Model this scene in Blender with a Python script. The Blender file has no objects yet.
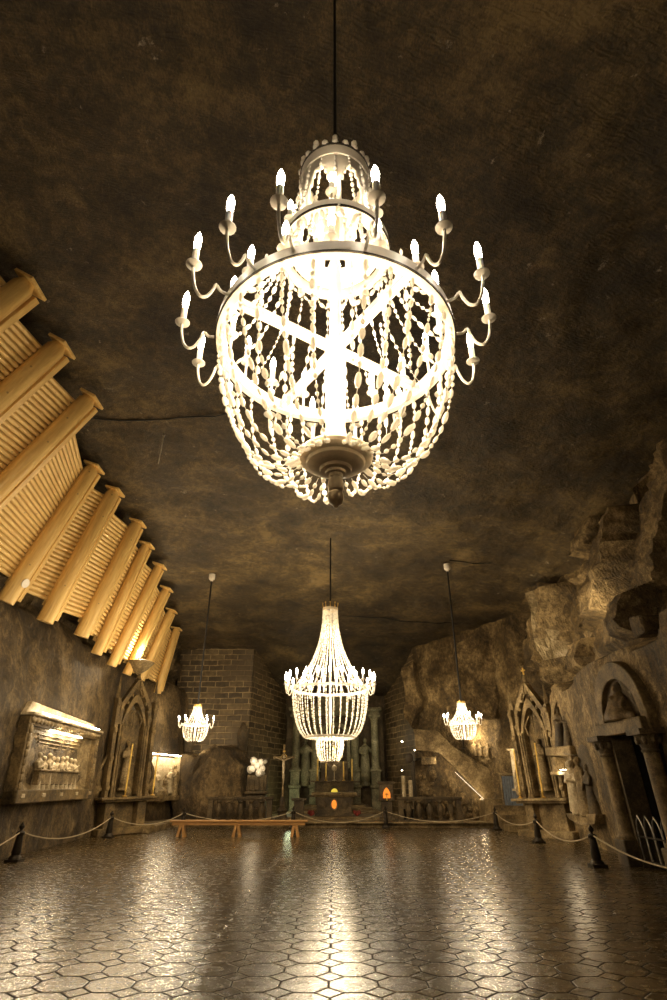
import bpy, bmesh, math, random
from mathutils import Vector, Matrix, noise
PI = math.pi
R = math.radians
C = bpy.context.scene.collection
rnd = random.Random(7)

# ------------------------------------------------------------------ camera
H = 1.7
F = 542.0
PITCH = R(27.7)
ct, st = math.cos(PITCH), math.sin(PITCH)
cam_d = bpy.data.cameras.new('camera'); cam = bpy.data.objects.new('camera', cam_d); C.objects.link(cam)
cam.location = (0, 0, H); cam.rotation_euler = (R(90) + PITCH, 0, 0)
cam_d.lens = F / 1000 * 36; cam_d.sensor_width = 36; cam_d.sensor_fit = 'AUTO'
cam_d.clip_start = 0.05; cam_d.clip_end = 200
bpy.context.scene.camera = cam

def ray(u, v):
    a = (u - 333.5) / F; b = (500 - v) / F
    return Vector((a, ct - b * st, st + b * ct))
def atY(u, v, y):
    d = ray(u, v); t = y / d.y
    return Vector((d.x * t, y, H + d.z * t))
def at_floor(u, v, z=0.0):
    d = ray(u, v); t = (z - H) / d.z
    return Vector((d.x * t, d.y * t, z))
def interp(tab, y):
    if y <= tab[0][0]: return tab[0][1]
    for (a, b), (c, d) in zip(tab, tab[1:]):
        if y <= c: return b + (d - b) * (y - a) / (c - a)
    return tab[-1][1]

CEIL = [(-10, 11.2), (12, 11.2), (33, 9.0), (38, 7.0), (40, 6.6)]
def ceil_z(y): return interp(CEIL, y)
def at_ceil(u, v, off=0.0):
    d = ray(u, v); lo, hi = 0.1, 200.0
    for _ in range(50):
        t = (lo + hi) / 2
        if H + d.z * t < ceil_z(d.y * t) - off: lo = t
        else: hi = t
    return Vector((0, 0, H)) + d * lo

# ------------------------------------------------------------------ mesh builder
class MB:
    def __init__(s): s.bm = bmesh.new()
    def xf(s, vs, M):
        if M is not None:
            for v in vs: v.co = M @ v.co
    def box(s, c, size, M=None, rot=None):
        r = bmesh.ops.create_cube(s.bm, size=1); vs = r['verts']
        for v in vs: v.co = Vector((v.co.x * size[0], v.co.y * size[1], v.co.z * size[2]))
        if rot is not None: s.xf(vs, rot)
        for v in vs: v.co += Vector(c)
        s.xf(vs, M); return s
    def hexa(s, pts, M=None):
        vs = [s.bm.verts.new(p) for p in pts]
        for f in ((3,2,1,0),(4,5,6,7),(0,1,5,4),(1,2,6,5),(2,3,7,6),(3,0,4,7)):
            s.bm.faces.new([vs[i] for i in f])
        s.xf(vs, M); return s
    def lathe(s, prof, c=(0,0,0), seg=16, M=None, axis=None):
        c = Vector(c); rings = []; allv = []
        Q = Matrix.Identity(3) if axis is None else Vector((0,0,1)).rotation_difference(Vector(axis)).to_matrix()
        for r, z in prof:
            if r < 1e-5: ring = [s.bm.verts.new(c + Q @ Vector((0,0,z)))]
            else: ring = [s.bm.verts.new(c + Q @ Vector((r*math.cos(2*PI*k/seg), r*math.sin(2*PI*k/seg), z))) for k in range(seg)]
            rings.append(ring); allv += ring
        for A, B in zip(rings, rings[1:]):
            if len(A) == 1 and len(B) == 1: continue
            for k in range(seg):
                k2 = (k+1) % seg
                if len(A) == 1: f = (A[0], B[k2], B[k])
                elif len(B) == 1: f = (A[k], A[k2], B[0])
                else: f = (A[k], A[k2], B[k2], B[k])
                try: s.bm.faces.new(f)
                except ValueError: pass
        for ring, rev in ((rings[0], True), (rings[-1], False)):
            if len(ring) > 2:
                s.bm.faces.new(list(reversed(ring)) if rev else ring)
        s.xf(allv, M); return s
    def cyl(s, p0, p1, r0, r1=None, seg=10, M=None):
        p0 = Vector(p0); p1 = Vector(p1); d = p1 - p0
        return s.lathe([(r0, 0), (r0 if r1 is None else r1, d.length)], p0, seg, M, d.normalized())
    def ell(s, c, r, M=None, rot=None, seg=10, rings=6):
        if isinstance(r, (int, float)): r = (r, r, r)
        prof = [(math.sin(PI*k/rings), -math.cos(PI*k/rings)) for k in range(rings+1)]
        n0 = len(s.bm.verts); s.lathe(prof, (0,0,0), seg)
        s.bm.verts.ensure_lookup_table(); vs = s.bm.verts[n0:]
        for v in vs:
            p = Vector((v.co.x*r[0], v.co.y*r[1], v.co.z*r[2]))
            if rot is not None: p = rot @ p
            v.co = p + Vector(c)
        s.xf(vs, M); return s
    def tube(s, pts, r, seg=6, M=None, closed=False):
        pts = [Vector(p) for p in pts]; n = len(pts); rings = []; allv = []
        rr = r if isinstance(r, (list, tuple)) else [r]*n
        up = Vector((0,0,1)); prev = None
        for i in range(n):
            if closed: t = pts[(i+1) % n] - pts[(i-1) % n]
            else: t = pts[min(i+1, n-1)] - pts[max(i-1, 0)]
            t.normalize()
            if prev is None:
                a = t.cross(up)
                if a.length < 1e-3: a = t.cross(Vector((1,0,0)))
            else: a = prev - t * prev.dot(t)
            a.normalize(); prev = a; b = t.cross(a)
            ring = [s.bm.verts.new(pts[i] + (a*math.cos(2*PI*k/seg) + b*math.sin(2*PI*k/seg))*rr[i]) for k in range(seg)]
            rings.append(ring); allv += ring
        pairs = list(zip(rings, rings[1:])) + ([(rings[-1], rings[0])] if closed else [])
        for A, B in pairs:
            for k in range(seg):
                k2 = (k+1) % seg; s.bm.faces.new((A[k], A[k2], B[k2], B[k]))
        if not closed:
            s.bm.faces.new(list(reversed(rings[0]))); s.bm.faces.new(rings[-1])
        s.xf(allv, M); return s
    def prism(s, poly, d0, d1, M=None):
        """poly in local XZ, extruded along local Y from d0 to d1"""
        A = [s.bm.verts.new((x, d0, z)) for x, z in poly]; B = [s.bm.verts.new((x, d1, z)) for x, z in poly]
        s.bm.faces.new(A); s.bm.faces.new(list(reversed(B))); n = len(poly)
        for i in range(n): s.bm.faces.new((A[i], B[i], B[(i+1) % n], A[(i+1) % n]))
        s.xf(A + B, M); return s
    def strip(s, inner, outer, d0, d1, M=None):
        """a band between two open outlines (local XZ), thick from d0 to d1"""
        n = len(inner)
        a = [s.bm.verts.new((x, d0, z)) for x, z in inner]; b = [s.bm.verts.new((x, d0, z)) for x, z in outer]
        c = [s.bm.verts.new((x, d1, z)) for x, z in inner]; d = [s.bm.verts.new((x, d1, z)) for x, z in outer]
        for i in range(n-1):
            for q in ((a[i], a[i+1], b[i+1], b[i]), (c[i+1], c[i], d[i], d[i+1]), (a[i+1], a[i], c[i], c[i+1]), (b[i], b[i+1], d[i+1], d[i])):
                s.bm.faces.new(q)
        s.bm.faces.new((a[0], b[0], d[0], c[0])); s.bm.faces.new((b[-1], a[-1], c[-1], d[-1]))
        s.xf(a+b+c+d, M); return s
    def band(s, r_in, r_out, z0, z1, c=(0,0,0), seg=48, M=None):
        c = Vector(c); L = []
        for r, z in ((r_in, z0), (r_out, z0), (r_out, z1), (r_in, z1)):
            L.append([s.bm.verts.new(c + Vector((r*math.cos(2*PI*k/seg), r*math.sin(2*PI*k/seg), z))) for k in range(seg)])
        for i in range(4):
            A, B = L[i], L[(i+1) % 4]
            for k in range(seg): s.bm.faces.new((A[k], A[(k+1) % seg], B[(k+1) % seg], B[k]))
        s.xf(sum(L, []), M); return s
    def jit(s, amp, freq=3.0, seed=0):
        for v in s.bm.verts:
            v.co += noise.noise_vector(v.co*freq + Vector((seed, 0, 0)))*amp
        return s
    def build(s, name, m, parent=None, smooth=40, bevel=0, remesh=0):
        bmesh.ops.recalc_face_normals(s.bm, faces=s.bm.faces[:])
        me = bpy.data.meshes.new(name); s.bm.to_mesh(me); s.bm.free()
        if smooth:
            me.polygons.foreach_set('use_smooth', [True]*len(me.polygons))
            me.set_sharp_from_angle(angle=R(smooth))
        me.materials.append(m)
        o = bpy.data.objects.new(name, me); C.objects.link(o)
        if parent is not None: o.parent = parent
        if bevel:
            b = o.modifiers.new('bevel', 'BEVEL'); b.width = bevel; b.segments = 1; b.limit_method = 'ANGLE'
        if remesh:
            b = o.modifiers.new('fuse', 'REMESH'); b.mode = 'VOXEL'; b.voxel_size = remesh; b.use_smooth_shade = True
            b = o.modifiers.new('soft', 'SMOOTH'); b.factor = 0.5; b.iterations = 2
        return o

def tag(o, label, cat, group=None, kind=None):
    o['label'] = label; o['category'] = cat
    if group: o['group'] = group
    if kind: o['kind'] = kind
    return o
def thing(name, label, cat, loc=(0,0,0), rz=0, group=None, M=None):
    o = bpy.data.objects.new(name, None); C.objects.link(o)
    if M is not None: o.matrix_world = M
    else: o.location = loc; o.rotation_euler = (0,0,rz)
    o.empty_display_size = 0.1
    return tag(o, label, cat, group)
def struct(o): o['kind'] = 'structure'; return o
def children_of(o, allobj): return [c for c in allobj if c.parent == o]
def copy_tree(o, parent=None):
    c = o.copy(); C.objects.link(c); c.parent = parent
    for ch in list(o.children): copy_tree(ch, c)
    return c

# ------------------------------------------------------------------ materials
def newmat(name):
    m = bpy.data.materials.new(name); m.use_nodes = True
    nt = m.node_tree; nt.nodes.clear()
    out = nt.nodes.new('ShaderNodeOutputMaterial'); b = nt.nodes.new('ShaderNodeBsdfPrincipled')
    nt.links.new(b.outputs[0], out.inputs[0]); return m, nt, b
def N(nt, t, **k):
    n = nt.nodes.new(t)
    for a, v in k.items():
        if isinstance(a, str) and a.startswith('i_'): n.inputs[a[2:].replace('_', ' ')].default_value = v
        else: setattr(n, a, v)
    return n
def ramp(nt, src, stops):
    r = nt.nodes.new('ShaderNodeValToRGB'); e = r.color_ramp.elements
    e[0].position = stops[0][0]; e[0].color = (*stops[0][1], 1); e[1].position = stops[-1][0]; e[1].color = (*stops[-1][1], 1)
    for p, c in stops[1:-1]:
        x = e.new(p); x.color = (*c, 1)
    nt.links.new(src, r.inputs[0]); return r.outputs[0]
def coords(nt, scale=(1,1,1), rot=(0,0,0), obj=True):
    tc = nt.nodes.new('ShaderNodeTexCoord'); mp = nt.nodes.new('ShaderNodeMapping')
    nt.links.new(tc.outputs['Object' if obj else 'Generated'], mp.inputs[0])
    mp.inputs['Scale'].default_value = scale; mp.inputs['Rotation'].default_value = rot
    return mp.outputs[0]
def noi(nt, co, scale, detail=6, rough=0.6, dist=0):
    n = nt.nodes.new('ShaderNodeTexNoise'); n.inputs['Scale'].default_value = scale; n.inputs['Detail'].default_value = detail
    n.inputs['Roughness'].default_value = rough; n.inputs['Distortion'].default_value = dist
    nt.links.new(co, n.inputs['Vector']); return n.outputs['Fac']
def mixf(nt, a, b, op='MULTIPLY', v=None):
    n = nt.nodes.new('ShaderNodeMath'); n.operation = op
    for i, x in enumerate((a, b)):
        if x is None: continue
        if isinstance(x, (int, float)): n.inputs[i].default_value = x
        else: nt.links.new(x, n.inputs[i])
    if v is not None: n.inputs[2].default_value = v
    return n.outputs[0]
def mixc(nt, fac, a, b, mode='MIX'):
    n = nt.nodes.new('ShaderNodeMixRGB'); n.blend_type = mode
    for i, x in enumerate((fac, a, b)):
        if isinstance(x, (int, float)): n.inputs[i].default_value = x
        elif isinstance(x, tuple): n.inputs[i].default_value = (*x, 1)
        else: nt.links.new(x, n.inputs[i])
    return n.outputs[0]
def bump(nt, b, h, strength=0.5, dist=0.05):
    n = nt.nodes.new('ShaderNodeBump'); n.inputs['Strength'].default_value = strength; n.inputs['Distance'].default_value = dist
    nt.links.new(h, n.inputs['Height']); nt.links.new(n.outputs[0], b.inputs['Normal'])

def rock(name, dark, mid, light, scale=1.0, rough=0.55, bstr=0.7, stretch=(1,1,1), specks=0.0, rot=(0,0,0), bdist=0.08, wv=.12):
    m, nt, b = newmat(name); co = coords(nt, stretch, rot)
    n1 = noi(nt, co, 0.55*scale, 9, 0.62, 0.4); n2 = noi(nt, co, 5*scale, 8, 0.7)
    n3 = noi(nt, coords(nt, (stretch[0]*1.6, stretch[1]*.8, stretch[2]), (0.5, 0.3, 0.8)), 24*scale, 7, 0.75)
    f = mixf(nt, mixf(nt, mixf(nt, n1, 0.42), mixf(nt, n2, 0.3), 'ADD'), mixf(nt, n3, .28), 'ADD')
    col = ramp(nt, f, [(0.41, dark), (0.5, mid), (0.6, light)])
    h = mixf(nt, mixf(nt, n1, n2, 'ADD'), mixf(nt, n3, .35), 'ADD')
    # pick marks: fine ridges
    co2 = coords(nt, (1.0, 3.2, 1.0), (0.3, 0.2, 0.7))
    w = nt.nodes.new('ShaderNodeTexWave'); w.inputs['Scale'].default_value = 2.2*scale; w.inputs['Distortion'].default_value = 9
    w.inputs['Detail'].default_value = 4; w.inputs['Detail Scale'].default_value = 1.6
    nt.links.new(co2, w.inputs['Vector'])
    h = mixf(nt, h, mixf(nt, w.outputs['Fac'], wv), 'ADD')
    if specks:
        v = nt.nodes.new('ShaderNodeTexNoise'); v.inputs['Scale'].default_value = 2.4; v.inputs['Detail'].default_value = 5; v.inputs['Roughness'].default_value = .75
        nt.links.new(coords(nt, (1, 1, 1)), v.inputs['Vector'])
        s = ramp(nt, v.outputs['Fac'], [(0.64, (0,0,0)), (0.74, (1,1,1))])
        col = mixc(nt, mixf(nt, s, specks), col, (0.62, 0.53, 0.38))
    nt.links.new(col, b.inputs['Base Color']); b.inputs['Roughness'].default_value = rough
    bump(nt, b, h, bstr, bdist*1.7); return m

def plain(name, col, rough=0.5, metal=0, nscale=8, namp=0.25, bstr=0.2, bdist=0.01, stretch=(1,1,1)):
    m, nt, b = newmat(name); co = coords(nt, stretch)
    n = noi(nt, co, nscale, 5, 0.6)
    lo = tuple(c*(1-namp) for c in col); hi = tuple(min(1, c*(1+namp)) for c in col)
    nt.links.new(ramp(nt, n, [(0.35, lo), (0.65, hi)]), b.inputs['Base Color'])
    b.inputs['Roughness'].default_value = rough; b.inputs['Metallic'].default_value = metal
    bump(nt, b, n, bstr, bdist); return m
def emit(name, col, strength, sample=False):
    m = bpy.data.materials.new(name); m.use_nodes = True; nt = m.node_tree; nt.nodes.clear()
    out = nt.nodes.new('ShaderNodeOutputMaterial'); e = nt.nodes.new('ShaderNodeEmission')
    e.inputs[0].default_value = (*col, 1); e.inputs[1].default_value = strength
    nt.links.new(e.outputs[0], out.inputs[0])
    if not sample: m.cycles.emission_sampling = 'NONE'
    return m

M = {}
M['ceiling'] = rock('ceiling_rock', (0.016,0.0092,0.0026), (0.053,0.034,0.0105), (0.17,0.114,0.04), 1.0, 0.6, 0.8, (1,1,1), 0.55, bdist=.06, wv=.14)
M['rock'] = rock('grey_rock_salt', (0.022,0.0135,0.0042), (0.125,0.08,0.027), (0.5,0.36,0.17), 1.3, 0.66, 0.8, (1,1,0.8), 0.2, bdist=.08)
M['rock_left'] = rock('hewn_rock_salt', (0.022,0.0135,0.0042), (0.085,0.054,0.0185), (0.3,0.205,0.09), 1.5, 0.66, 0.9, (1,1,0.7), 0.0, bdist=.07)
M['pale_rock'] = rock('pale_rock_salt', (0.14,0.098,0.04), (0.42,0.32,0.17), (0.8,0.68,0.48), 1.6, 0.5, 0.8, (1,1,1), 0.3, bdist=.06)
M['dark_rock'] = rock('dark_rock_salt', (0.03,0.021,0.01), (0.08,0.056,0.026), (0.16,0.115,0.06), 1.6, 0.5, 0.7, (1,1,1), 0)
M['carved'] = rock('carved_salt', (0.05,0.032,0.011), (0.18,0.123,0.05), (0.44,0.33,0.17), 3.0, 0.68, 0.45, bdist=.02)
M['carved_pale'] = rock('carved_pale_salt', (0.22,0.165,0.085), (0.44,0.35,0.21), (0.72,0.61,0.43), 3.0, 0.6, 0.4, bdist=.02)
M['carved_mid'] = rock('carved_brown_salt', (0.03,0.019,0.006), (0.115,0.075,0.025), (0.28,0.19,0.075), 3.0, 0.68, 0.45, bdist=.02)
M['carved_dark'] = rock('carved_dark_salt', (0.02,0.0125,0.004), (0.065,0.043,0.017), (0.18,0.128,0.06), 3.0, 0.68, 0.45, bdist=.02)
M['retable'] = rock('greenish_salt', (0.055,0.05,0.023), (0.15,0.136,0.07), (0.36,0.32,0.19), 2.5, 0.6, 0.45, bdist=.02)
M['iron'] = plain('dark_iron', (0.035,0.027,0.018), 0.45, 0.7)
M['black'] = plain('black_cable', (0.008,0.007,0.006), 0.6)
M['rope'] = plain('pale_rope', (0.4,0.32,0.2), 0.7, 0, 60, 0.35, 0.5, 0.004)
M['metal'] = plain('grey_metal', (0.3,0.28,0.25), 0.35, 0.8)
M['turned'] = plain('turned_grey_salt', (0.72,0.6,0.42), 0.4, 0, 6, 0.2, 0.1, .004)
M['gilt'] = plain('gilt_brass', (0.75,0.5,0.14), 0.3, 0.7)
M['wax'] = plain('yellow_wax', (0.75,0.5,0.12), 0.5, 0)
M['bench'] = plain('bench_wood', (0.33,0.17,0.05), 0.45, 0, 5, 0.3, 0.2, .005, (1,14,14))
M['door'] = plain('blue_grey_boards', (0.1,0.12,0.15), 0.5)
M['redcloth'] = plain('dark_red_flowers', (0.25,0.03,0.02), 0.7)
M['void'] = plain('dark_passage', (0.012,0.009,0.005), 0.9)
M['ringwhite'] = plain('white_lacquer', (0.8,0.74,0.64), 0.35, 0, 10, .06, .05)
M['bulb'] = emit('lit_bulb', (1, 0.9, 0.74), 28)
M['lamp'] = emit('lit_lamp', (1, 0.86, 0.62), 22)
M['strip'] = emit('dim_lit_strip', (1, 0.86, 0.62), 2.0)
M['orange'] = emit('lit_orange_salt', (1, 0.25, 0.03), .8)
M['yellow'] = emit('lit_yellow_salt', (1, 0.72, 0.08), .5)

def crystal_mat():
    m = bpy.data.materials.new('milky_salt_crystal'); m.use_nodes = True; nt = m.node_tree; nt.nodes.clear()
    out = nt.nodes.new('ShaderNodeOutputMaterial'); b = nt.nodes.new('ShaderNodeBsdfPrincipled'); t = nt.nodes.new('ShaderNodeBsdfTranslucent')
    mx = nt.nodes.new('ShaderNodeMixShader'); mx.inputs[0].default_value = 0.55
    n = noi(nt, coords(nt), 22, 4)
    nt.links.new(ramp(nt, n, [(0.3, (0.86,0.82,0.75)), (0.7, (0.98,0.96,0.92))]), b.inputs['Base Color'])
    b.inputs['Roughness'].default_value = 0.22; t.inputs[0].default_value = (0.97,0.94,0.88,1)
    bp = nt.nodes.new('ShaderNodeBump'); bp.inputs['Strength'].default_value = .3; bp.inputs['Distance'].default_value = .01
    nt.links.new(n, bp.inputs['Height']); nt.links.new(bp.outputs[0], b.inputs['Normal'])
    nt.links.new(b.outputs[0], mx.inputs[1]); nt.links.new(t.outputs[0], mx.inputs[2]); nt.links.new(mx.outputs[0], out.inputs[0])
    return m
M['crystal'] = crystal_mat()

def candle_mat():
    m, nt, b = newmat('white_candle_sleeve')
    n = noi(nt, coords(nt), 9, 3)
    nt.links.new(ramp(nt, n, [(0.3, (0.86,0.8,0.7)), (0.7, (0.95,0.91,0.84))]), b.inputs['Base Color']); b.inputs['Roughness'].default_value = .4
    b.inputs['Subsurface Weight'].default_value = 0.4; b.inputs['Subsurface Radius'].default_value = (.04,.03,.02)
    return m
M['candle'] = candle_mat()

def wood_mat(name, a, b_, axis_scale):
    m, nt, b = newmat(name)
    co = coords(nt, axis_scale)
    n = noi(nt, co, 2.0, 6, 0.6, 0.8)
    k = nt.nodes.new('ShaderNodeTexVoronoi'); k.inputs['Scale'].default_value = 2.3
    nt.links.new(coords(nt, (1, 1, 1)), k.inputs['Vector'])
    kn = ramp(nt, k.outputs['Distance'], [(0.035, (1,1,1)), (0.075, (0,0,0))])
    oi = nt.nodes.new('ShaderNodeObjectInfo')
    col = ramp(nt, n, [(0.3, a), (0.7, b_)])
    col = mixc(nt, mixf(nt, kn, 0.65), col, (0.16, 0.06, 0.015))
    nt.links.new(col, b.inputs['Base Color']); b.inputs['Roughness'].default_value = 0.42
    bump(nt, b, n, 0.25, .01); return m
M['log'] = wood_mat('peeled_pine_log', (0.64,0.385,0.11), (0.88,0.62,0.23), (6, 6, .5))
M['planks'] = wood_mat('pine_slats', (0.66,0.41,0.13), (0.88,0.63,0.25), (1.2, .8, 9))

def brick_mat(name, swap=False):
    m, nt, b = newmat(name)
    tc = nt.nodes.new('ShaderNodeTexCoord'); sp = nt.nodes.new('ShaderNodeSeparateXYZ'); cb = nt.nodes.new('ShaderNodeCombineXYZ')
    nt.links.new(tc.outputs['Object'], sp.inputs[0])
    if swap:
        nt.links.new(mixf(nt, sp.outputs[1], sp.outputs[0], 'SUBTRACT'), cb.inputs[0])
    else: nt.links.new(sp.outputs[0], cb.inputs[0])
    wob = noi(nt, tc.outputs['Object'], 1.1, 2)
    nt.links.new(mixf(nt, sp.outputs[2], mixf(nt, wob, .12), 'ADD'), cb.inputs[1])
    br = nt.nodes.new('ShaderNodeTexBrick'); nt.links.new(cb.outputs[0], br.inputs['Vector'])
    br.inputs['Scale'].default_value = 1.0; br.inputs['Brick Width'].default_value = 0.82; br.inputs['Row Height'].default_value = 0.31
    br.inputs['Mortar Size'].default_value = 0.03; br.inputs['Mortar Smooth'].default_value = .4; br.offset = 0.45
    br.inputs['Color1'].default_value = (0.07,0.046,0.018,1); br.inputs['Color2'].default_value = (0.2,0.14,0.062,1)
    br.inputs['Mortar'].default_value = (0.42,0.31,0.16,1)
    n = noi(nt, tc.outputs['Object'], 3.5, 7, .65); n2 = noi(nt, tc.outputs['Object'], .5, 4, .6)
    col = mixc(nt, 1.0, br.outputs['Color'], ramp(nt, n, [(0.35, (0.45,0.42,0.36)), (0.65, (1,1,1))]), 'MULTIPLY')
    col = mixc(nt, ramp(nt, n2, [(.5, (0,0,0)), (.62, (.7,.7,.7))]), col, (0.1,0.07,0.035))
    nt.links.new(col, b.inputs['Base Color']); b.inputs['Roughness'].default_value = .6
    bump(nt, b, mixf(nt, mixf(nt, br.outputs['Fac'], -1.0), mixf(nt, n, 1.2), 'ADD'), .9, .05)
    return m
M['brick'] = brick_mat('salt_brick')
M['brick_side'] = brick_mat('salt_brick_side', True)

def floor_mat():
    m, nt, b = newmat('octagon_salt_tiles')
    tc = nt.nodes.new('ShaderNodeTexCoord'); sp = nt.nodes.new('ShaderNodeSeparateXYZ'); nt.links.new(tc.outputs['Object'], sp.inputs[0])
    wv = nt.nodes.new('ShaderNodeTexNoise'); wv.inputs['Scale'].default_value = 1.4; wv.inputs['Detail'].default_value = 2
    nt.links.new(tc.outputs['Object'], wv.inputs['Vector']); ws = nt.nodes.new('ShaderNodeSeparateColor'); nt.links.new(wv.outputs['Color'], ws.inputs[0])
    P = 0.47
    def axis(o, w):
        t = mixf(nt, mixf(nt, o, 1/P), mixf(nt, w, 0.16), 'ADD')
        cell = mixf(nt, t, None, 'FLOOR'); fr = mixf(nt, t, None, 'FRACT')
        a = mixf(nt, mixf(nt, fr, 0.5, 'SUBTRACT'), None, 'ABSOLUTE')
        return cell, a
    cx, ax = axis(sp.outputs[0], ws.outputs[0]); cy, ay = axis(sp.outputs[1], ws.outputs[1])
    d3 = mixf(nt, mixf(nt, 0.69, mixf(nt, ax, ay, 'ADD'), 'SUBTRACT'), 0.7071)
    d12 = mixf(nt, 0.5, mixf(nt, ax, ay, 'MAXIMUM'), 'SUBTRACT')
    inside = mixf(nt, d3, 0.0, 'GREATER_THAN')
    dd = mixf(nt, d3, None, 'ABSOLUTE')
    # distance to nearest joint
    d_in = mixf(nt, dd, d12, 'MINIMUM')
    diff = mixf(nt, inside, mixf(nt, d_in, dd, 'SUBTRACT'))
    d = mixf(nt, dd, diff, 'ADD')
    mr = nt.nodes.new('ShaderNodeMapRange'); mr.interpolation_type = 'SMOOTHSTEP'
    mr.inputs['From Min'].default_value = 0.004; mr.inputs['From Max'].default_value = 0.04; nt.links.new(d, mr.inputs['Value'])
    gr = nt.nodes.new('ShaderNodeMapRange'); gr.interpolation_type = 'SMOOTHSTEP'
    gr.inputs['From Min'].default_value = 0.007; gr.inputs['From Max'].default_value = 0.019; nt.links.new(d, gr.inputs['Value'])
    # per-tile tone
    cb = nt.nodes.new('ShaderNodeCombineXYZ'); nt.links.new(mixf(nt, cx, mixf(nt, inside, 0.37), 'ADD'), cb.inputs[0]); nt.links.new(cy, cb.inputs[1])
    wn = nt.nodes.new('ShaderNodeTexWhiteNoise'); nt.links.new(cb.outputs[0], wn.inputs['Vector'])
    n1 = noi(nt, tc.outputs['Object'], 0.45, 5, .6); n2 = noi(nt, tc.outputs['Object'], 7, 8, .72)
    f = mixf(nt, mixf(nt, n2, .6), mixf(nt, mixf(nt, wn.outputs[0], .12), mixf(nt, n1, .35), 'ADD'), 'ADD')
    tile = ramp(nt, f, [(0.4, (0.016,0.01,0.003)), (0.54, (0.064,0.041,0.013)), (0.7, (0.2,0.135,0.052))])
    sv = ramp(nt, noi(nt, tc.outputs['Object'], 22, 4, .7), [(.68, (0,0,0)), (.76, (1,1,1))])
    tile = mixc(nt, mixf(nt, sv, .35), tile, (.42,.33,.2))
    col = mixc(nt, gr.outputs[0], (0.006,0.004,0.002), tile)
    nt.links.new(col, b.inputs['Base Color'])
    rg = nt.nodes.new('ShaderNodeMapRange'); nt.links.new(n2, rg.inputs['Value'])
    rg.inputs['From Min'].default_value = .3; rg.inputs['From Max'].default_value = .7; rg.inputs['To Min'].default_value = .14; rg.inputs['To Max'].default_value = .34
    rr = mixf(nt, rg.outputs[0], mixf(nt, mixf(nt, 1.0, gr.outputs[0], 'SUBTRACT'), .5), 'ADD')
    nt.links.new(rr, b.inputs['Roughness']); nt.links.new(mixf(nt, mixf(nt, gr.outputs[0], .85), .05, 'ADD'), b.inputs['Specular IOR Level'])
    b.inputs['IOR'].default_value = 1.55
    tilt = mixf(nt, wn.outputs[1] if False else noi(nt, tc.outputs['Object'], 1.8, 2, .5), .5)
    h = mixf(nt, mixf(nt, mr.outputs[0], 1.0), mixf(nt, mixf(nt, n2, .34), tilt, 'ADD'), 'ADD')
    bump(nt, b, h, .55, .02)
    return m
M['floor'] = floor_mat()

# ------------------------------------------------------------------ lights
WARM = (1.0, 0.79, 0.5)
KCH = 1.7
def point(loc, power, radius=0.03, col=WARM, parent=None):
    l = bpy.data.lights.new('point_light', 'POINT'); l.energy = power; l.shadow_soft_size = radius; l.color = col
    o = bpy.data.objects.new('point_light', l); C.objects.link(o); o.location = loc
    if parent is not None: o.parent = parent
    return o
def spot(loc, target, power, angle=60, blend=.6, radius=.05, col=WARM, parent=None):
    l = bpy.data.lights.new('spot_light', 'SPOT'); l.energy = power; l.shadow_soft_size = radius; l.color = col
    l.spot_size = R(angle); l.spot_blend = blend
    o = bpy.data.objects.new('spot_light', l); C.objects.link(o); o.location = loc
    o.rotation_euler = (Vector(target) - Vector(loc)).to_track_quat('-Z', 'Y').to_euler()
    return o

# ------------------------------------------------------------------ setting
BL = [(-10, -8.2), (8, -8.2), (15.5, -8.4), (23, -9.0), (28, -9.1), (31.5, -8.1), (33.3, -8.0)]
TL = [(-10, -9.45), (24, -9.5), (28, -9.7), (31.5, -8.6), (33.3, -8.5)]
UL = [(-10, -7.6), (12, -7.6), (17, -8.4), (26, -9.0), (31, -9.0), (33.3, -8.6)]
def xl(y, z):
    a, b, c = interp(BL, y), interp(TL, y), interp(UL, y)
    if z < 3.6: return a - .03*z
    if z < 6.4: return a - .108 + (b - a + .108)*(z-3.6)/2.8
    if z < 7.0: return b - .5*(z-6.4)/.6
    return (b - .5) + (c - b + .5)*min(1, (z-7.0)/max(.5, ceil_z(y)-7.0))
BR = [(-10, 7.35), (15.5, 7.38), (21, 8.3), (24, 8.75), (27, 9.0), (29.5, 8.3), (33.2, 4.8)]
UR = [(-10, 9.4), (14, 9.8), (21, 10.6), (25.5, 9.7), (27, 9.2), (29.5, 7.9), (33.2, 4.8)]
def xr(y, z):
    a, c = interp(BR, y), interp(UR, y)
    zt = 4.75 + .5*noise.noise(Vector((y*.5, 3, 1)))
    low = a - .04*z
    if y > 27: return low + (c - low)*min(1, z/9.5)
    if z < zt: return low
    k = min(1, (z-zt)/.35); up = a + .9 + (c - a - .9)*min(1, (z-zt)/5.5)
    return low + (up - low)*k

def grid(name, fn, us, vs, m, flip=False):
    bm = bmesh.new(); rows = []
    for u in us: rows.append([bm.verts.new(fn(u, v)) for v in vs])
    for i in range(len(us)-1):
        for j in range(len(vs)-1):
            bm.faces.new((rows[i][j], rows[i+1][j], rows[i+1][j+1], rows[i][j+1]))
    me = bpy.data.meshes.new(name); bm.to_mesh(me); bm.free()
    me.polygons.foreach_set('use_smooth', [True]*len(me.polygons)); me.set_sharp_from_angle(angle=R(50))
    me.materials.append(m); o = bpy.data.objects.new(name, me); C.objects.link(o); return struct(o)
def frange(a, b, s):
    n = max(1, int(round((b-a)/s))); return [a + (b-a)*i/n for i in range(n+1)]
def fb(p, s, o=4): return noise.fractal(Vector(p)*s, 0.6, 2.1, o)
def cellblock(a, b, sa, sb, seed=0):
    r = int(math.floor(b/sb)); i = math.floor(a/sa + .37*(r % 3)); return noise.cell(Vector((i*7.13+seed, r*3.71, seed+.5)))

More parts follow.
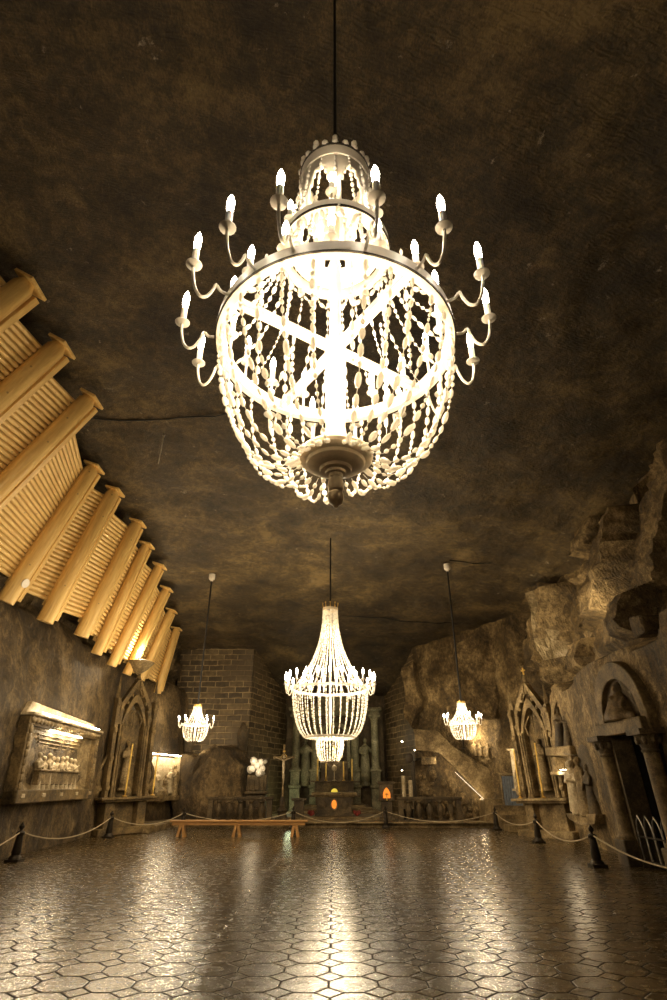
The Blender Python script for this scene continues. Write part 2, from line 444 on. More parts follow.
NOISE_C = lambda x, y: .16*fb((x, y, 1), .35) + .05*fb((x, y, 4), 1.6)
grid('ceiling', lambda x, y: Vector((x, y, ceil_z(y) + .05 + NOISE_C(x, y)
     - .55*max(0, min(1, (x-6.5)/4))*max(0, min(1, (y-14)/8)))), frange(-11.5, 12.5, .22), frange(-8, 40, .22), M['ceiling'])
grid('floor', lambda x, y: Vector((x, y, 0)), frange(-11, 11, 1), frange(-8, 40, 1), M['floor'])

def nl(y, z):
    d = .10*fb((y, z, 2), .7) + .05*fb((y, z, 7), 2.2)
    if z > 6.6: d += .5*(cellblock(y, z, 1.3, .8, 3)-.5)
    return Vector((xl(y, z) + d - .05, y, z))
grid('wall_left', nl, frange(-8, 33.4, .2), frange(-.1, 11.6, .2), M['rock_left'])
def nr(y, z):
    d = .07*fb((y, z, 12), .7) + .04*fb((y, z, 17), 2.2)
    zt = 5.0
    if z > zt and y < 27:
        k = min(1, (z-zt)/.4); d += k*(1.5*cellblock(y+.35*z, z, 1.25, 3.1, 9) - .1 + .25*fb((y, z, 3), .8))
    elif y >= 27: d += .22*fb((y, z, 5), .5) + .12*(cellblock(y, z, 1.1, 2.4, 5)-.5)
    return Vector((xr(y, z) + d + .03, y + (.25*fb((z, y, 9), .5) if z > zt and y > 26 else 0), z))
# portal recess is cut by leaving the wall grid open there
def wall_right():
    bm = bmesh.new(); ys = frange(-8, 33.4, .16); zs = frange(-.1, 11.6, .2)
    rows = [[bm.verts.new(nr(y, z)) for z in zs] for y in ys]
    for i in range(len(ys)-1):
        for j in range(len(zs)-1):
            yc = (ys[i]+ys[i+1])/2; zc = (zs[j]+zs[j+1])/2
            if abs(yc-14.3) < 1.0 and zc < 3.1: continue
            bm.faces.new((rows[i][j], rows[i+1][j], rows[i+1][j+1], rows[i][j+1]))
    me = bpy.data.meshes.new('wall_right'); bm.to_mesh(me); bm.free()
    me.polygons.foreach_set('use_smooth', [True]*len(me.polygons)); me.set_sharp_from_angle(angle=R(45))
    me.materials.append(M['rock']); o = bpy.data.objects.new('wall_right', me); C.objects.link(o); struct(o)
wall_right()
struct(MB().box((8.65,14.3,-.05), (2.2,2.3,.12)).box((8.65,13.15,1.6),(2.1,.1,3.3)).box((8.65,15.45,1.6),(2.1,.1,3.3)).box((9.7,14.3,1.6),(.1,2.3,3.3)).box((8.65,14.3,3.25),(2.2,2.4,.1)).build('wall_passage', M['void'], smooth=0))

# brick end wall left of the chancel, its splayed return, and the chancel back
def br_front(x, z): return Vector((x, 33.2 + .05*fb((x, z, 0), .8), z))
grid('wall_back_left', br_front, frange(-9.2, -4.8, .2), frange(-.1, 9.6, .2), M['brick'])
def ret(sgn, x0, x1):
    def f(t, z):
        x = x0 + (x1-x0)*t; y = 33.2 + 5.3*t
        return Vector((x + .05*fb((y, z, sgn), .8), y, z))
    return f
grid('wall_chancel_left', ret(-1, -4.8, -3.15), frange(0, 1, .04), frange(-.1, 9.4, .2), M['brick_side'])
grid('wall_chancel_right', ret(1, 4.8, 3.4), frange(0, 1, .04), frange(-.1, 9.4, .2), M['brick_side'])
grid('wall_back', lambda x, z: Vector((x, 38.5 + .15*fb((x, z, 0), .6), z)), frange(-3.4, 3.6, .2), frange(-.1, 9, .2), M['dark_rock'])
grid('wall_rear', lambda x, z: Vector((x, -7.9 + .2*fb((x, z, 0), .6), z)), frange(-11, 11, .4), frange(-.1, 11.8, .4), M['rock'])

# the raised chancel step
b = MB().box((0, 33.6, .09), (18.4, 11.0, .18)).box((0, 28.05, .2), (17.4, .35, .06))
struct(b.build('floor_step', M['carved'], smooth=0, bevel=.015))
b = MB()
for k, (w, y0, z) in enumerate(((5.6, 30.3, .22), (4.9, 33.6, .34), (4.2, 34.6, .46), (3.5, 35.6, .58))):
    b.box((0.1, (y0+38)/2, z/2+.09), (w, 38-y0, z-.02))
struct(b.build('floor_altar_steps', M['carved'], smooth=0, bevel=.015))

# pale and dark slabs of the broken upper right wall
def slab(px, y, depth, m, n, tilt=0):
    pts = [atY(u, v, y) for u, v in px]
    c = sum(pts, Vector())/len(pts)
    bm = bmesh.new(); A = []; B = []
    for p in pts:
        A.append(bm.verts.new(p)); q = p + Vector((depth*.45, depth, 0)); B.append(bm.verts.new(q))
    bm.faces.new(A); bm.faces.new(list(reversed(B)))
    for i in range(len(A)):
        j = (i+1) % len(A); bm.faces.new((A[i], B[i], B[j], A[j]))
    bmesh.ops.triangulate(bm, faces=bm.faces[:])
    bmesh.ops.subdivide_edges(bm, edges=bm.edges[:], cuts=5, use_grid_fill=True)
    for v in bm.verts: v.co += noise.noise_vector(v.co*1.1)*.22 + noise.noise_vector(v.co*3.3)*.07
    me = bpy.data.meshes.new(n); bm.to_mesh(me); bm.free(); me.materials.append(m)
    o = bpy.data.objects.new(n, me); C.objects.link(o); struct(o)
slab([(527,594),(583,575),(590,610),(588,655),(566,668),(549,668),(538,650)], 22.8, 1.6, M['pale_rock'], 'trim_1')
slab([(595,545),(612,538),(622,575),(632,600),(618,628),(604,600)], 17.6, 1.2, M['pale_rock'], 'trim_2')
slab([(612,536),(636,523),(655,585),(640,612),(626,622),(620,572)], 17.2, 1.2, M['rock'], 'trim_3')
slab([(632,486),(668,462),(690,560),(664,572),(650,530)], 15.2, 1.2, M['rock'], 'trim_4')
0 and slab([(505,618),(524,606),(534,650),(546,700),(520,690),(508,690)], 25.6, 1.2, M['rock'], 'trim_5')
slab([(402,668),(412,662),(420,700),(412,728),(404,720)], 32.0, .8, M['rock'], 'trim_6')
slab([(455,645),(492,622),(500,680),(497,715),(470,715),(460,690)], 28.6, .9, M['rock'], 'trim_7')
# cut blocks at upper far right
struct(MB().box((7.55, 11.6, 4.85), (.7, .7, .5)).box((7.7, 13.2, 5.15), (.6, .55, .4)).jit(.14, 1.7).build('trim_8', M['rock_left'], smooth=0, bevel=.04))

# ------------------------------------------------------------------ beads
def bead_strand(b, pts, step, rmin, rmax, seed, seg=7, rings=5, gap=.0):
    rr = random.Random(seed)
    L = [0.0]
    for p, q in zip(pts, pts[1:]): L.append(L[-1] + (q-p).length)
    def at(s):
        for i in range(len(pts)-1):
            if s <= L[i+1]:
                t = (s-L[i])/max(1e-6, L[i+1]-L[i]); return pts[i].lerp(pts[i+1], t), (pts[i+1]-pts[i]).normalized()
        return pts[-1].copy(), (pts[-1]-pts[-2]).normalized()
    b.tube(pts, .0022 if rmax > .02 else .0015, 4)
    s = step*.5*rr.random()
    while s < L[-1]:
        kind = rr.random(); r = rmin + (rmax-rmin)*rr.random()
        ln = r*(1.0 if kind < .38 else rr.uniform(1.7, 2.7)); 
        if kind < .38: r *= .8
        s += ln
        if s > L[-1]: break
        p, t = at(s); q = Vector((0,0,1)).rotation_difference(t).to_matrix()
        q = Matrix.Rotation(rr.uniform(-.15, .15), 3, 'X') @ q
        b.ell(p, (r, r*rr.uniform(.8, 1.1), ln), None, q, seg, rings)
        s += ln + step*rr.uniform(.2, .9)

def circ(r, a, z): return Vector((r*math.sin(a), -r*math.cos(a), z))   # a=0 faces the camera side

def candle_arm(root, a, r_ring, z_ring, r_out, drop, hc=.2, sc=1.0, seg=8, label=None):
    """arm > drip_dish, candle, bulb"""
    def P(r, z): return circ(r, a, z)
    dz = z_ring
    pts = []
    w = r_out - r_ring
    if w > .02:
        prof = [(0, 0), (.22, .0), (.36, .03), (.42, -.02), (.55, -.09), (.72, -.115), (.88, -.075), (.98, .02), (1, .09)]
        cp = [P(r_ring + w*t, dz + h*sc - drop) for t, h in prof]
        cp = [cp[0]*2-cp[1]] + cp + [cp[-1]*2-cp[-2]]
        for i in range(1, len(cp)-2):
            for q in range(3):
                u = q/3; p0, p1, p2, p3 = cp[i-1:i+3]
                pts.append(.5*((2*p1) + (p2-p0)*u + (2*p0-5*p1+4*p2-p3)*u*u + (3*p1-p0-3*p2+p3)*u**3))
        pts.append(cp[-2])
    else:
        pts = [P(r_out, dz - .04*sc), P(r_out, dz + .09*sc)]
    arm = MB().tube(pts, .0095*sc, 6).build('candle_arm', M['ringwhite'], root)
    top = pts[-1]
    MB().lathe([(.008*sc, -.014*sc), (.028*sc, -.008*sc), (.046*sc, .004*sc), (.047*sc, .008*sc), (.02*sc, .002), (.0, 0.002)], top, seg+6).build('drip_dish', M['ringwhite'], arm)
    hs = hc*.62
    MB().lathe([(.021*sc, 0), (.021*sc, hs*.98), (.014*sc, hs), (0, hs)], top, seg).build('candle', M['candle'], arm)
    tp = top + Vector((0, 0, hc))
    MB().lathe([(.017*sc, 0), (.021*sc, hc*.25), (.023*sc, hc*.4), (.018*sc, hc*.55), (.007*sc, hc*.72), (0, hc*.78)], tp - Vector((0, 0, hc*.38)), seg).build('bulb', M['bulb'], arm)
    return tp + Vector((0, 0, .03*sc)), arm

# ------------------------------------------------------------------ large chandelier
CY, CX = 3.24, 0.015
ch = thing('chandelier', 'huge nearest chandelier, its candle ring and salt crystal strings seen from below', 'chandelier', (CX, CY, H))
RR, ZR, RM, ZM = .895, 3.0, .46, 4.12
b = MB().band(RR-.035, RR+.03, ZR, ZR+.11, seg=72)
b.build('main_ring', M['ringwhite'], ch, bevel=.004)
MB().band(RR+.03, RR+.04, ZR-.006, ZR+.01, seg=72).build('ring_trim', M['iron'], ch)
MB().band(RM-.03, RM+.02, ZM, ZM+.10, seg=56).build('middle_ring', M['ringwhite'], ch, bevel=.003)
MB().band(RM+.02, RM+.028, ZM-.004, ZM+.02, seg=56).build('ring_trim', M['iron'], ch)
MB().lathe([(.055, 1.98), (.06, 2.1), (.085, 2.2), (.07, 2.3), (.08, 2.9), (.085, 2.95), (.085, 3.1), (.05, 3.15), (.045, 3.6), (.06, 3.65), (.05, 3.75), (.04, 4.1), (.065, 4.15), (.04, 4.25), (.035, 5.5), (0, 5.52)], (0,0,0), 16).build('central_shaft', M['ringwhite'], ch)
for k in range(4):
    a = R(34 + 90*k)
    p0, p1 = circ(.06, a, ZR+.045), circ(RR-.03, a, ZR+.045)
    d = p1-p0
    MB().box((0,0,0), (d.length, .065, .065), rot=Matrix.Rotation(math.atan2(d.y, d.x), 3, 'Z')).jit(0).build('spoke', M['ringwhite'], ch, bevel=.004).location = (p0+p1)/2
for k in range(4):
    a = R(20 + 90*k); p0, p1 = circ(.05, a, ZM+.05), circ(RM-.02, a, ZM+.05)
    MB().cyl(p0, p1, .014, seg=8).build('upper_spoke', M['ringwhite'], ch)
# lower turned rosette and finial
MB().lathe([(.0, 2.12), (.16, 2.11), (.25, 2.07), (.265, 2.045), (.26, 2.02), (.235, 2.0), (.21, 1.995), (.2, 1.975), (.165, 1.955), (.115, 1.945), (.105, 1.925), (.075, 1.92), (.07, 1.9), (0, 1.9)], (0,0,0), 40).build('rosette', M['turned'], ch, smooth=30)
MB().lathe([(.05, 1.91), (.05, 1.89), (.041, 1.87), (.052, 1.845), (.055, 1.80), (.05, 1.775), (.036, 1.765), (.052, 1.75), (.056, 1.715), (.045, 1.68), (.02, 1.66), (.012, 1.645), (0, 1.64)], (0,0,0), 20).build('finial', M['turned'], ch, smooth=35)
# crown: open drum with arched windows
zc0, zc1 = 4.2, 5.12; rc0, rc1 = .37, .325
NS = 7; SG = 84
def crown_wall():
    b = MB(); zn = 24; vs = {}
    def rad(z): return rc0 + (rc1-rc0)*(z-zc0)/(zc1-zc0)
    for i in range(SG):
        a = 2*PI*i/SG
        for j in range(zn+1):
            z = zc0 + (zc1-zc0)*j/zn; vs[i, j] = b.bm.verts.new(circ(rad(z), a, z))
    for i in range(SG):
        ph = ((i+.5) % (SG/NS))/(SG/NS); 
        for j in range(zn):
            t = (j+.5)/zn
            w = abs(ph-.5)
            if w < .3 and .2 < t < .5 + .3*math.sqrt(max(0, 1-(w/.3)**2)): continue
            i2 = (i+1) % SG; b.bm.faces.new((vs[i, j], vs[i2, j], vs[i2, j+1], vs[i, j+1]))
    bmesh.ops.delete(b.bm, geom=[v for v in b.bm.verts if not v.link_faces], context='VERTS')
    o = b.build('crown_drum', M['ringwhite'], ch)
    m = o.modifiers.new('thickness', 'SOLIDIFY'); m.thickness = .025; m.offset = -1
crown_wall()
MB().band(rc1-.05, rc1+.012, zc1-.02, zc1+.13, seg=48).build('crown_ring', M['ringwhite'], ch, bevel=.006)
MB().band(rc0-.02, rc0+.03, zc0-.02, zc0+.04, seg=40).build('crown_base_ring', M['ringwhite'], ch, bevel=.004)
MB().band(rc1+.01, rc1+.02, zc1+.11, zc1+.135, seg=40).build('ring_trim', M['iron'], ch)
b = MB(); rr = random.Random(3)
for k in range(22):
    a = 2*PI*k/22
    b.ell(circ(rc1+.005, a, zc1+.16), (.034, .034, .04), seg=7, rings=5)
    if k % 2 == 0: b.ell(circ(rc1+.005, a, zc1+.222), (.03, .03, .046), seg=7, rings=5)
b.build('crown_beads', M['crystal'], ch)
# strings
for k in range(30):                                  # lower basket
    a = 2*PI*(k + .5 + .25*rnd.random())/31 + .1
    pts = []
    prof = [(RR+.0, ZR-.01), (RR-.01, ZR-.16), (.845, ZR-.36), (.79, ZR-.56), (.71, ZR-.76), (.6, ZR-.93), (.48, ZR-1.03), (.37, ZR-1.06), (.26, ZR-1.0)]
    da = .06*(rnd.random()-.5)
    sag = rnd.uniform(-.05, .06)
    for i, (r, z) in enumerate(prof):
        s = math.sin(PI*i/8); pts.append(circ(r + sag*s*.5, a + da*s, z - sag*s))
    b = MB(); bead_strand(b, pts, .03, .013, .024, 100+k); b.build('bead_string', M['crystal'], ch)
for k in range(22):                                  # tent between middle ring and main ring
    a = 2*PI*(k+.5)/22
    pts = []
    for i in range(8):
        t = i/7; r = RM + (RR-RM)*(t**1.7)*.97; z = ZM - (ZM-ZR-.1)*t
        pts.append(circ(r, a, z - .12*math.sin(PI*t)))
    b = MB(); bead_strand(b, pts, .04, .012, .021, 300+k); b.build('bead_string', M['crystal'], ch)
for k in range(18):                                  # crown drapes
    a = 2*PI*k/18 + .1
    pts = [circ(rc0+.02 + (RM-rc0-.02)*(i/5)**1.5, a, zc0+.05 - (zc0+.05-ZM-.1)*i/5 + .0) for i in range(6)]
    pts = [circ(RM+.01, a, ZM-.0), circ(RM-.02, a+.05, ZM-.12), circ(RM-.06, a+.12, ZM-.2), circ(RM-.02, a+.22, ZM-.12), circ(RM+.01, a+.3, ZM)]
    b = MB(); bead_strand(b, pts, .02, .013, .022, 500+k); b.build('bead_string', M['crystal'], ch)
for k in range(9):                                  # inner hanging strings from the spokes
    a = 2*PI*k/9 + .3; r = .62 if k % 2 else .4
    pts = [circ(r, a, ZR+.9 - (.1 if k % 2 else 0)), circ(r+.02, a, ZR+.5), circ(r+.01, a, ZR+.1), circ(r, a, ZR-.45)]
    b = MB(); bead_strand(b, pts, .04, .014, .025, 700+k); b.build('bead_string', M['crystal'], ch)
for k in range(16):                                  # crown to middle ring
    a = 2*PI*k/16
    pts = [circ(rc1, a, zc1-.02), circ(rc1+.04, a, zc1-.35), circ(RM-.06, a, ZM+.35), circ(RM+.0, a, ZM+.1)]
    b = MB(); bead_strand(b, pts, .05, .012, .02, 800+k); b.build('bead_string', M['crystal'], ch)
for a in (-17, 12, 35.5, 59, 80, 103, 126, 148, 170, -35.6, -54.6, -82, -104, -126, -148, -169):
    a = R(a)
    tp, arm = candle_arm(ch, a, RR+.03, ZR+.05, 1.195, 0, .25, 1.2)
    point(tp, 5.5, .025, parent=ch)
for k in range(16):
    a = R(22.5*k - 2)
    tp, arm = candle_arm(ch, a, .84, ZR+.12, .84, 0, .22, 1.15)
    if k % 2 == 0: point(tp, 10, .04, parent=ch)
for k in range(6):
    a = R(60*k - 4); tp, arm = candle_arm(ch, a, .44, ZM+.14, .44, 0, .2, 1.1)
    if k % 2 == 0: point(tp, 8*KCH, .04, parent=ch)
point((0.25, -.2, 2.65), 40, .06, parent=ch); point((-.3, .2, 2.35), 34, .06, parent=ch); point((.3, .3, 2.3), 24, .05, parent=ch); point((-.3, -.35, 2.4), 24, .05, parent=ch); point((-.14, .1, 4.55), 16, .05, parent=ch); point((.2, .25, 3.5), 20, .05, parent=ch); point((-.3, -.2, 3.4), 20, .05, parent=ch)
MB().cyl((0,0,5.5), (0,0,9.75), .018, seg=8).build('cable', M['black'], ch)

# ------------------------------------------------------------------ second chandelier and small ones
def big_tent_chandelier(loc, label, R0, ztop, zring, zb1, zb2, n, ncand, cable_to, rcrown, power):
    c = thing('chandelier', label, 'chandelier', loc)
    MB().band(R0-.03, R0+.03, zring-.03, zring+.05, seg=48).build('main_ring', M['ringwhite'], c)
    MB().lathe([(.03, zb1+.1), (.05, zring-.4), (.03, zring), (.04, zring+.4), (.02, ztop), (0, ztop)], seg=10).build('central_shaft', M['ringwhite'], c)
    cr = MB().band(rcrown-.02, rcrown+.02, ztop-.12, ztop-.02, seg=24).build('crown_ring', M['turned'], c)
    b = MB()
    for k in range(10):
        a = 2*PI*k/10; b.cyl(circ(rcrown, a, ztop-.02), circ(rcrown+.03, a, ztop+.13), .018, .008, 6); b.ell(circ(rcrown+.03, a, ztop+.15), .028, seg=6, rings=4)
    b.build('crown_spikes', M['gilt'], cr)
    rb = R0*.62
    for k in range(n):
        a = 2*PI*k/n
        pts = []
        for i in range(9):
            t = i/8; r = rcrown + (R0-rcrown)*(t**2.0)*.62 + (R0-rcrown)*.38*t*t*t; z = (ztop-.1) - (ztop-.1-zring)*t
            pts.append(circ(r, a, z))
        b = MB(); bead_strand(b, pts, .02, .018, .029, k, 6, 4); b.build('bead_string', M['crystal'], c)
    for k in range(n):
        a = 2*PI*(k+.5)/n
        pts = []
        for i in range(9):
            t = i/8; r = rb + (R0-rb)*math.cos(t*PI/2)**1.1; z = zring - (zring-zb1)*math.sin(t*PI/2)
            pts.append(circ(r, a, z))
        b = MB(); bead_strand(b, pts, .02, .018, .029, 50+k, 6, 4); b.build('bead_string', M['crystal'], c)
    return c, rb

SC = 20/23.6
c2, rb = big_tent_chandelier((-.12, 20, 0), 'large chandelier with a tall tent of bead strings hanging before the altar', 1.32, H+5.9, H+2.95, H+1.42, 0, 32, 0, None, .27, 0)
MB().band(rb-.03, rb+.03, H+1.38, H+1.46, seg=36).build('lower_ring', M['ringwhite'], c2)
for k in range(28):
    a = 2*PI*k/28
    pts = [circ(rb, a, H+1.42), circ(rb-.15, a, H+1.36), circ(.47, a, H+1.42)]
    b = MB(); bead_strand(b, pts, .02, .02, .03, 200+k, 6, 4)
    pts = [circ(.45, a, H+1.4), circ(.46, a, H+1.15), circ(.41, a, H+.85), circ(.3, a, H+.68)]
    bead_strand(b, pts, .02, .02, .03, 230+k, 6, 4); b.build('bead_string', M['crystal'], c2)
MB().band(.28, .31, H+.65, H+.69, seg=24).lathe([(.3, H+.66), (.1, H+.62), (.05, H+.55), (0, H+.5)], seg=16).build('lower_finial', M['ringwhite'], c2)
for k in range(24):
    tp, arm = candle_arm(c2, 2*PI*k/24, 1.32, H+3.0, 1.58, 0, .26, 1.5, 6)
    if k % 3 == 0: point(tp, 30*KCH*1.2, .05, parent=c2)
for k in range(12):
    tp, arm = candle_arm(c2, 2*PI*(k+.5)/12, .95, H+3.1, .95, 0, .24, 1.4, 6)
    if k % 3 == 0: point(tp, 30*KCH*1.2, .05, parent=c2)
point((.2, 0, H+2.2), 150, .1, parent=c2); point((.12, 0, H+1.1), 70, .1, parent=c2); point((.15, 0, H+4.0), 110, .08, parent=c2); point((.12, 0, H+4.9), 40, .05, parent=c2)
MB().cyl((0,0,H+5.8), (0,0,ceil_z(20)+.1), .03, seg=8).build('cable', M['black'], c2)

def small_chandelier(mount, bot, label):
    zt, zr, zb = 4.62-.08, 3.78, 3.2
    c = thing('chandelier', label, 'chandelier', (bot.x, bot.y, 0), group='small side chandeliers')
    MB().band(.47, .52, zr-.02, zr+.03, seg=32).build('main_ring', M['ringwhite'], c)
    MB().band(.12, .16, zt-.08, zt, seg=16).build('crown_ring', M['gilt'], c)
    MB().cyl((0,0,zb), (0,0,zt), .02, seg=8).build('central_shaft', M['ringwhite'], c)
    for k in range(22):
        a = 2*PI*k/22; pts = []
        for i in range(6):
            t = i/5; pts.append(circ(.15 + .34*t**2.2, a, zt-.04 - (zt-.04-zr)*t))
        b = MB(); bead_strand(b, pts, .012, .014, .022, k, 5, 4)
        pts = [circ(.25 + .25*math.cos(t*PI/10), a, zr - (zr-zb)*math.sin(t*PI/10)) for t in range(6)]
        bead_strand(b, pts, .012, .014, .022, 40+k, 5, 4); b.build('bead_string', M['crystal'], c)
    for k in range(10):
        tp, arm = candle_arm(c, 2*PI*(k+.3)/10, .5, zr+.03, .7, 0, .15, 1.0, 6)
        if k % 2 == 0: point(tp, 28, .04, parent=c)
    point((.1, 0, 3.55), 60, .07, parent=c); point((.08, 0, 4.15), 34, .04, parent=c)
    top = Vector((mount.x-bot.x, mount.y-bot.y, mount.z))
    MB().cyl((0,0,zt), top, .036, seg=8).build('cable', M['black'], c)
    MB().lathe([(.12, -.12), (.14, -.05), (.14, .12), (0, .14)], top, 12).lathe([(.05, -.2), (.07, -.12), (0, -.11)], top, 8).build('ceiling_mount', M['ringwhite'], c)
ml = at_ceil(212, 577, .1); small_chandelier(ml, Vector((ml.x, ml.y, 0)), 'small chandelier on a long cable near the brick wall at left')
mr_ = at_ceil(447, 567, .1); small_chandelier(mr_, Vector((mr_.x, mr_.y, 0)), 'small chandelier on a long cable over the pulpit stairs at right')

# ------------------------------------------------------------------ timber props and slatted panels, upper left
tops_px = [(30,283),(62,345),(92,398),(95,467),(116,491),(139,523),(148,545),(161,566),(168,589),(173,611),(178,629)]
bots_px = [None,None,None,(8,597),(47,617),(83,632),(98,650),(113,662),(128,671),(142,677),(158,690)]
beams = [(Vector((-6.4, 6.0, 11.2)), Vector((-9.2, 6.0, 6.5)))]
for t, bo in zip(tops_px, bots_px):
    T = at_ceil(t[0]-2, t[1], .3)
    if bo: B = atY(bo[0], bo[1], T.y)
    else: B = Vector((-9.15, T.y, 6.5))
    beams.append((T, B))
names = ['thick pine prop, the first whole one at the left edge of the photo', 'pine prop, second in the row from the left edge', 'pine prop, third in the row, running out at the left edge', 'pine prop with a round pale end plate at its foot, over the banquet relief',
 'pine prop, fifth in the row, foot on the dark rock ledge', 'pine prop, sixth in the row, foot above the gothic niche at left', 'pine prop, seventh in the row beneath the ceiling', 'pine prop, eighth in the row, beside the lamp',
 'brightly lit pine prop, ninth in the row, with the lamp at its foot', 'slender pine prop, second from the far end of the row', 'short slender pine prop at the far end of the row']
pn = ['slatted pine panel at the top left corner of the timber row', 'slatted pine panel between the first and second props', 'slatted pine panel between the second and third props', 'slatted pine panel between the third and fourth props', 'slatted pine panel left of the fifth prop, over the banquet relief',
 'slatted pine panel between the fifth and sixth props', 'slatted pine panel between the sixth and seventh props', 'slatted pine panel between the seventh and eighth props', 'slatted pine panel glowing beside the small lamp', 'slatted pine panel right of the lit prop', 'last and smallest slatted pine panel at the far end']
for i, (T, B) in enumerate(beams):
    if i:
        d = (B - T); L = d.length; zax = -d.normalized(); yax = Vector((0,1,0)); xax = yax.cross(zax).normalized(); 
        Mx = Matrix((xax, yax, zax)).transposed().to_4x4(); Mx.translation = B
        t = thing('pine_prop', names[i-1], 'beam', M=Mx, group='pine props along the left ceiling edge')
        rr0 = .24 if i < 7 else .19
        b = MB().lathe([(rr0*1.02, -.15), (rr0*1.0, L*.4), (rr0*.93, L*.97), (rr0*.6, L*1.0), (0, L)], seg=14); b.build('log', M['log'], t)
        MB().box((.05, rr0+.07, L*.5-.03), (.24, .16, L*.98)).build('batten', M['log'], t, bevel=.01, smooth=0)
        MB().box((0.0, .07, L+.03), (.5, .6, .07)).build('cap_board', M['log'], t, bevel=.008, smooth=0)
        if i == 4: MB().lathe([(.13, 0), (.13, .03), (0, .035)], (.23, -.02, .5), 16, axis=(1,-.2,0)).build('end_plate', M['ringwhite'], t)
    if i < len(beams)-1:
        T2, B2 = beams[i+1]
        y0 = T.y + .1; y1 = T2.y - .1
        # frame of the panel: u along y, w down the slope; set back behind the props
        d0 = (B - T); d1 = (B2 - T2)
        nrm = Vector((0,1,0)).cross(d0).normalized()
        if nrm.x > 0: nrm = -nrm
        nrm = nrm*.2
        P00 = T + d0*.115 + nrm + Vector((0, .1, 0)); P01 = T2 + d1*.055 + nrm - Vector((0, .05, 0))
        P10 = T + d0*.93 + nrm + Vector((0, .1, 0)); P11 = T2 + d1*.905 + nrm - Vector((0, .05, 0))
        L = ((P10-P00).length + (P11-P01).length)/2
        n = int(L/.135)
        b = MB()
        for k in range(n):
            t0 = (k+.06)/n; t1 = (k+.94)/n
            A = P00.lerp(P10, t0); Bq = P01.lerp(P11, t0); Cq = P01.lerp(P11, t1); D = P00.lerp(P10, t1)
            up = -nrm.normalized()
            rows = []
            for e0, e1 in ((A, Bq), (D, Cq)): pass
            ring0 = []; ring1 = []
            for q in range(5):
                s = q/4; hgt = .045*math.sin(PI*s)
                ring0.append(b.bm.verts.new(A.lerp(D, s) + up*hgt)); ring1.append(b.bm.verts.new(Bq.lerp(Cq, s) + up*hgt))
            ring0b = b.bm.verts.new(A.lerp(D, .5) - up*.05); ring1b = b.bm.verts.new(Bq.lerp(Cq, .5) - up*.05)
            for q in range(4): b.bm.faces.new((ring0[q], ring0[q+1], ring1[q+1], ring1[q]))
            b.bm.faces.new((ring0[4], ring0b, ring1b, ring1[4])); b.bm.faces.new((ring0b, ring0[0], ring1[0], ring1b))
            b.bm.faces.new(ring0 + [ring0b]); b.bm.faces.new(list(reversed(ring1)) + [ring1b])
        # thin dark backing
        bo = nrm.normalized()*.13
        b.hexa([P00+bo, P01+bo, P11+bo, P10+bo, P00+bo*1.6, P01+bo*1.6, P11+bo*1.6, P10+bo*1.6])
        o = b.build('slat_panel', M['planks'], None, smooth=60)
        tag(o, pn[i], 'panel', 'slatted pine panels between the props')
# lamp at foot of the ninth prop
lp = atY(140, 659, 24.0); 
lt = thing('wall_lamp', 'small lit spotlight at the foot of the far pine props', 'lamp', lp)
MB().cyl((0,0,-.02), (-.12,.05,.1), .1, .13, 12).build('housing', M['iron'], lt)
MB().ell((-.14,.05,.12), (.09,.09,.05), seg=12, rings=6).build('bulb', M['lamp'], lt)
point(lp + Vector((.05, -.15, .25)), 130, .1, (1, .85, .6))
MB().lathe([(.0,-.55),(.35,-.3),(.6,.0),(.55,.02),(0,-.1)], seg=12).jit(.05,3).build('dish', M['carved'], lt).location = (.0, .1, -.12)

# ------------------------------------------------------------------ figures in salt
def robed(b, x, y, z, h, face=0, lean=0, arm=1, Mx=None, seed=0, wide=1.0):
    """standing robed figure facing local -Y; one fused body"""
    r = random.Random(seed); s = h/1.75
    T = Matrix.Translation((x, y, z)) @ Matrix.Rotation(face, 4, 'Z') @ Matrix.Rotation(lean, 4, 'Y')
    if Mx is not None: T = Mx @ T
    n0 = len(b.bm.verts)
    b.lathe([(.0, 0), (.26*s*wide, 0), (.25*s*wide, .2*s), (.2*s*wide, .75*s), (.17*s*wide, 1.0*s), (.19*s*wide, 1.2*s), (.2*s*wide, 1.34*s), (.12*s, 1.44*s), (.06*s, 1.47*s), (.055*s, 1.54*s), (0, 1.55*s)], seg=12)
    b.ell((0, -.02*s, 1.63*s), (.085*s, .1*s, .125*s), seg=10, rings=8)
    b.ell((0, -.12*s, 1.615*s), (.018*s, .03*s, .025*s), seg=6, rings=4)
    b.ell((0, .03*s, 1.66*s), (.1*s, .1*s, .12*s), seg=10, rings=6)
    for sx in (-1, 1):
        sh = Vector((sx*.2*s, 0, 1.33*s)); 
        if arm == 1: el = Vector((sx*.28*s, -.06*s, 1.05*s)); ha = Vector((sx*.06*s, -.26*s, 1.12*s))
        elif arm == 2: el = Vector((sx*.3*s, -.05*s, 1.1*s)) ; ha = Vector((sx*(.42 if sx > 0 else .1)*s, -.25*s, (1.4 if sx > 0 else 1.0)*s))
        else: el = Vector((sx*.28*s, -.02*s, 1.03*s)); ha = Vector((sx*.24*s, -.1*s, .8*s))
        b.tube([sh, sh.lerp(el, .5), el, el.lerp(ha, .6), ha], [.075*s, .07*s, .058*s, .045*s, .035*s], 8)
        b.ell(ha, (.035*s, .04*s, .05*s), seg=8, rings=5)
    for k in range(7):   # robe folds
        a = r.uniform(-1.3, 1.3); 
        b.tube([(.17*s*math.sin(a), -.17*s*math.cos(a), 1.0*s), (.2*s*math.sin(a), -.2*s*math.cos(a), .6*s), (.26*s*math.sin(a*1.1), -.26*s*math.cos(a*1.1), .02*s)], [.015*s, .025*s, .035*s], 6)
    b.bm.verts.ensure_lookup_table()
    for v in b.bm.verts[n0:]: v.co = T @ v.co

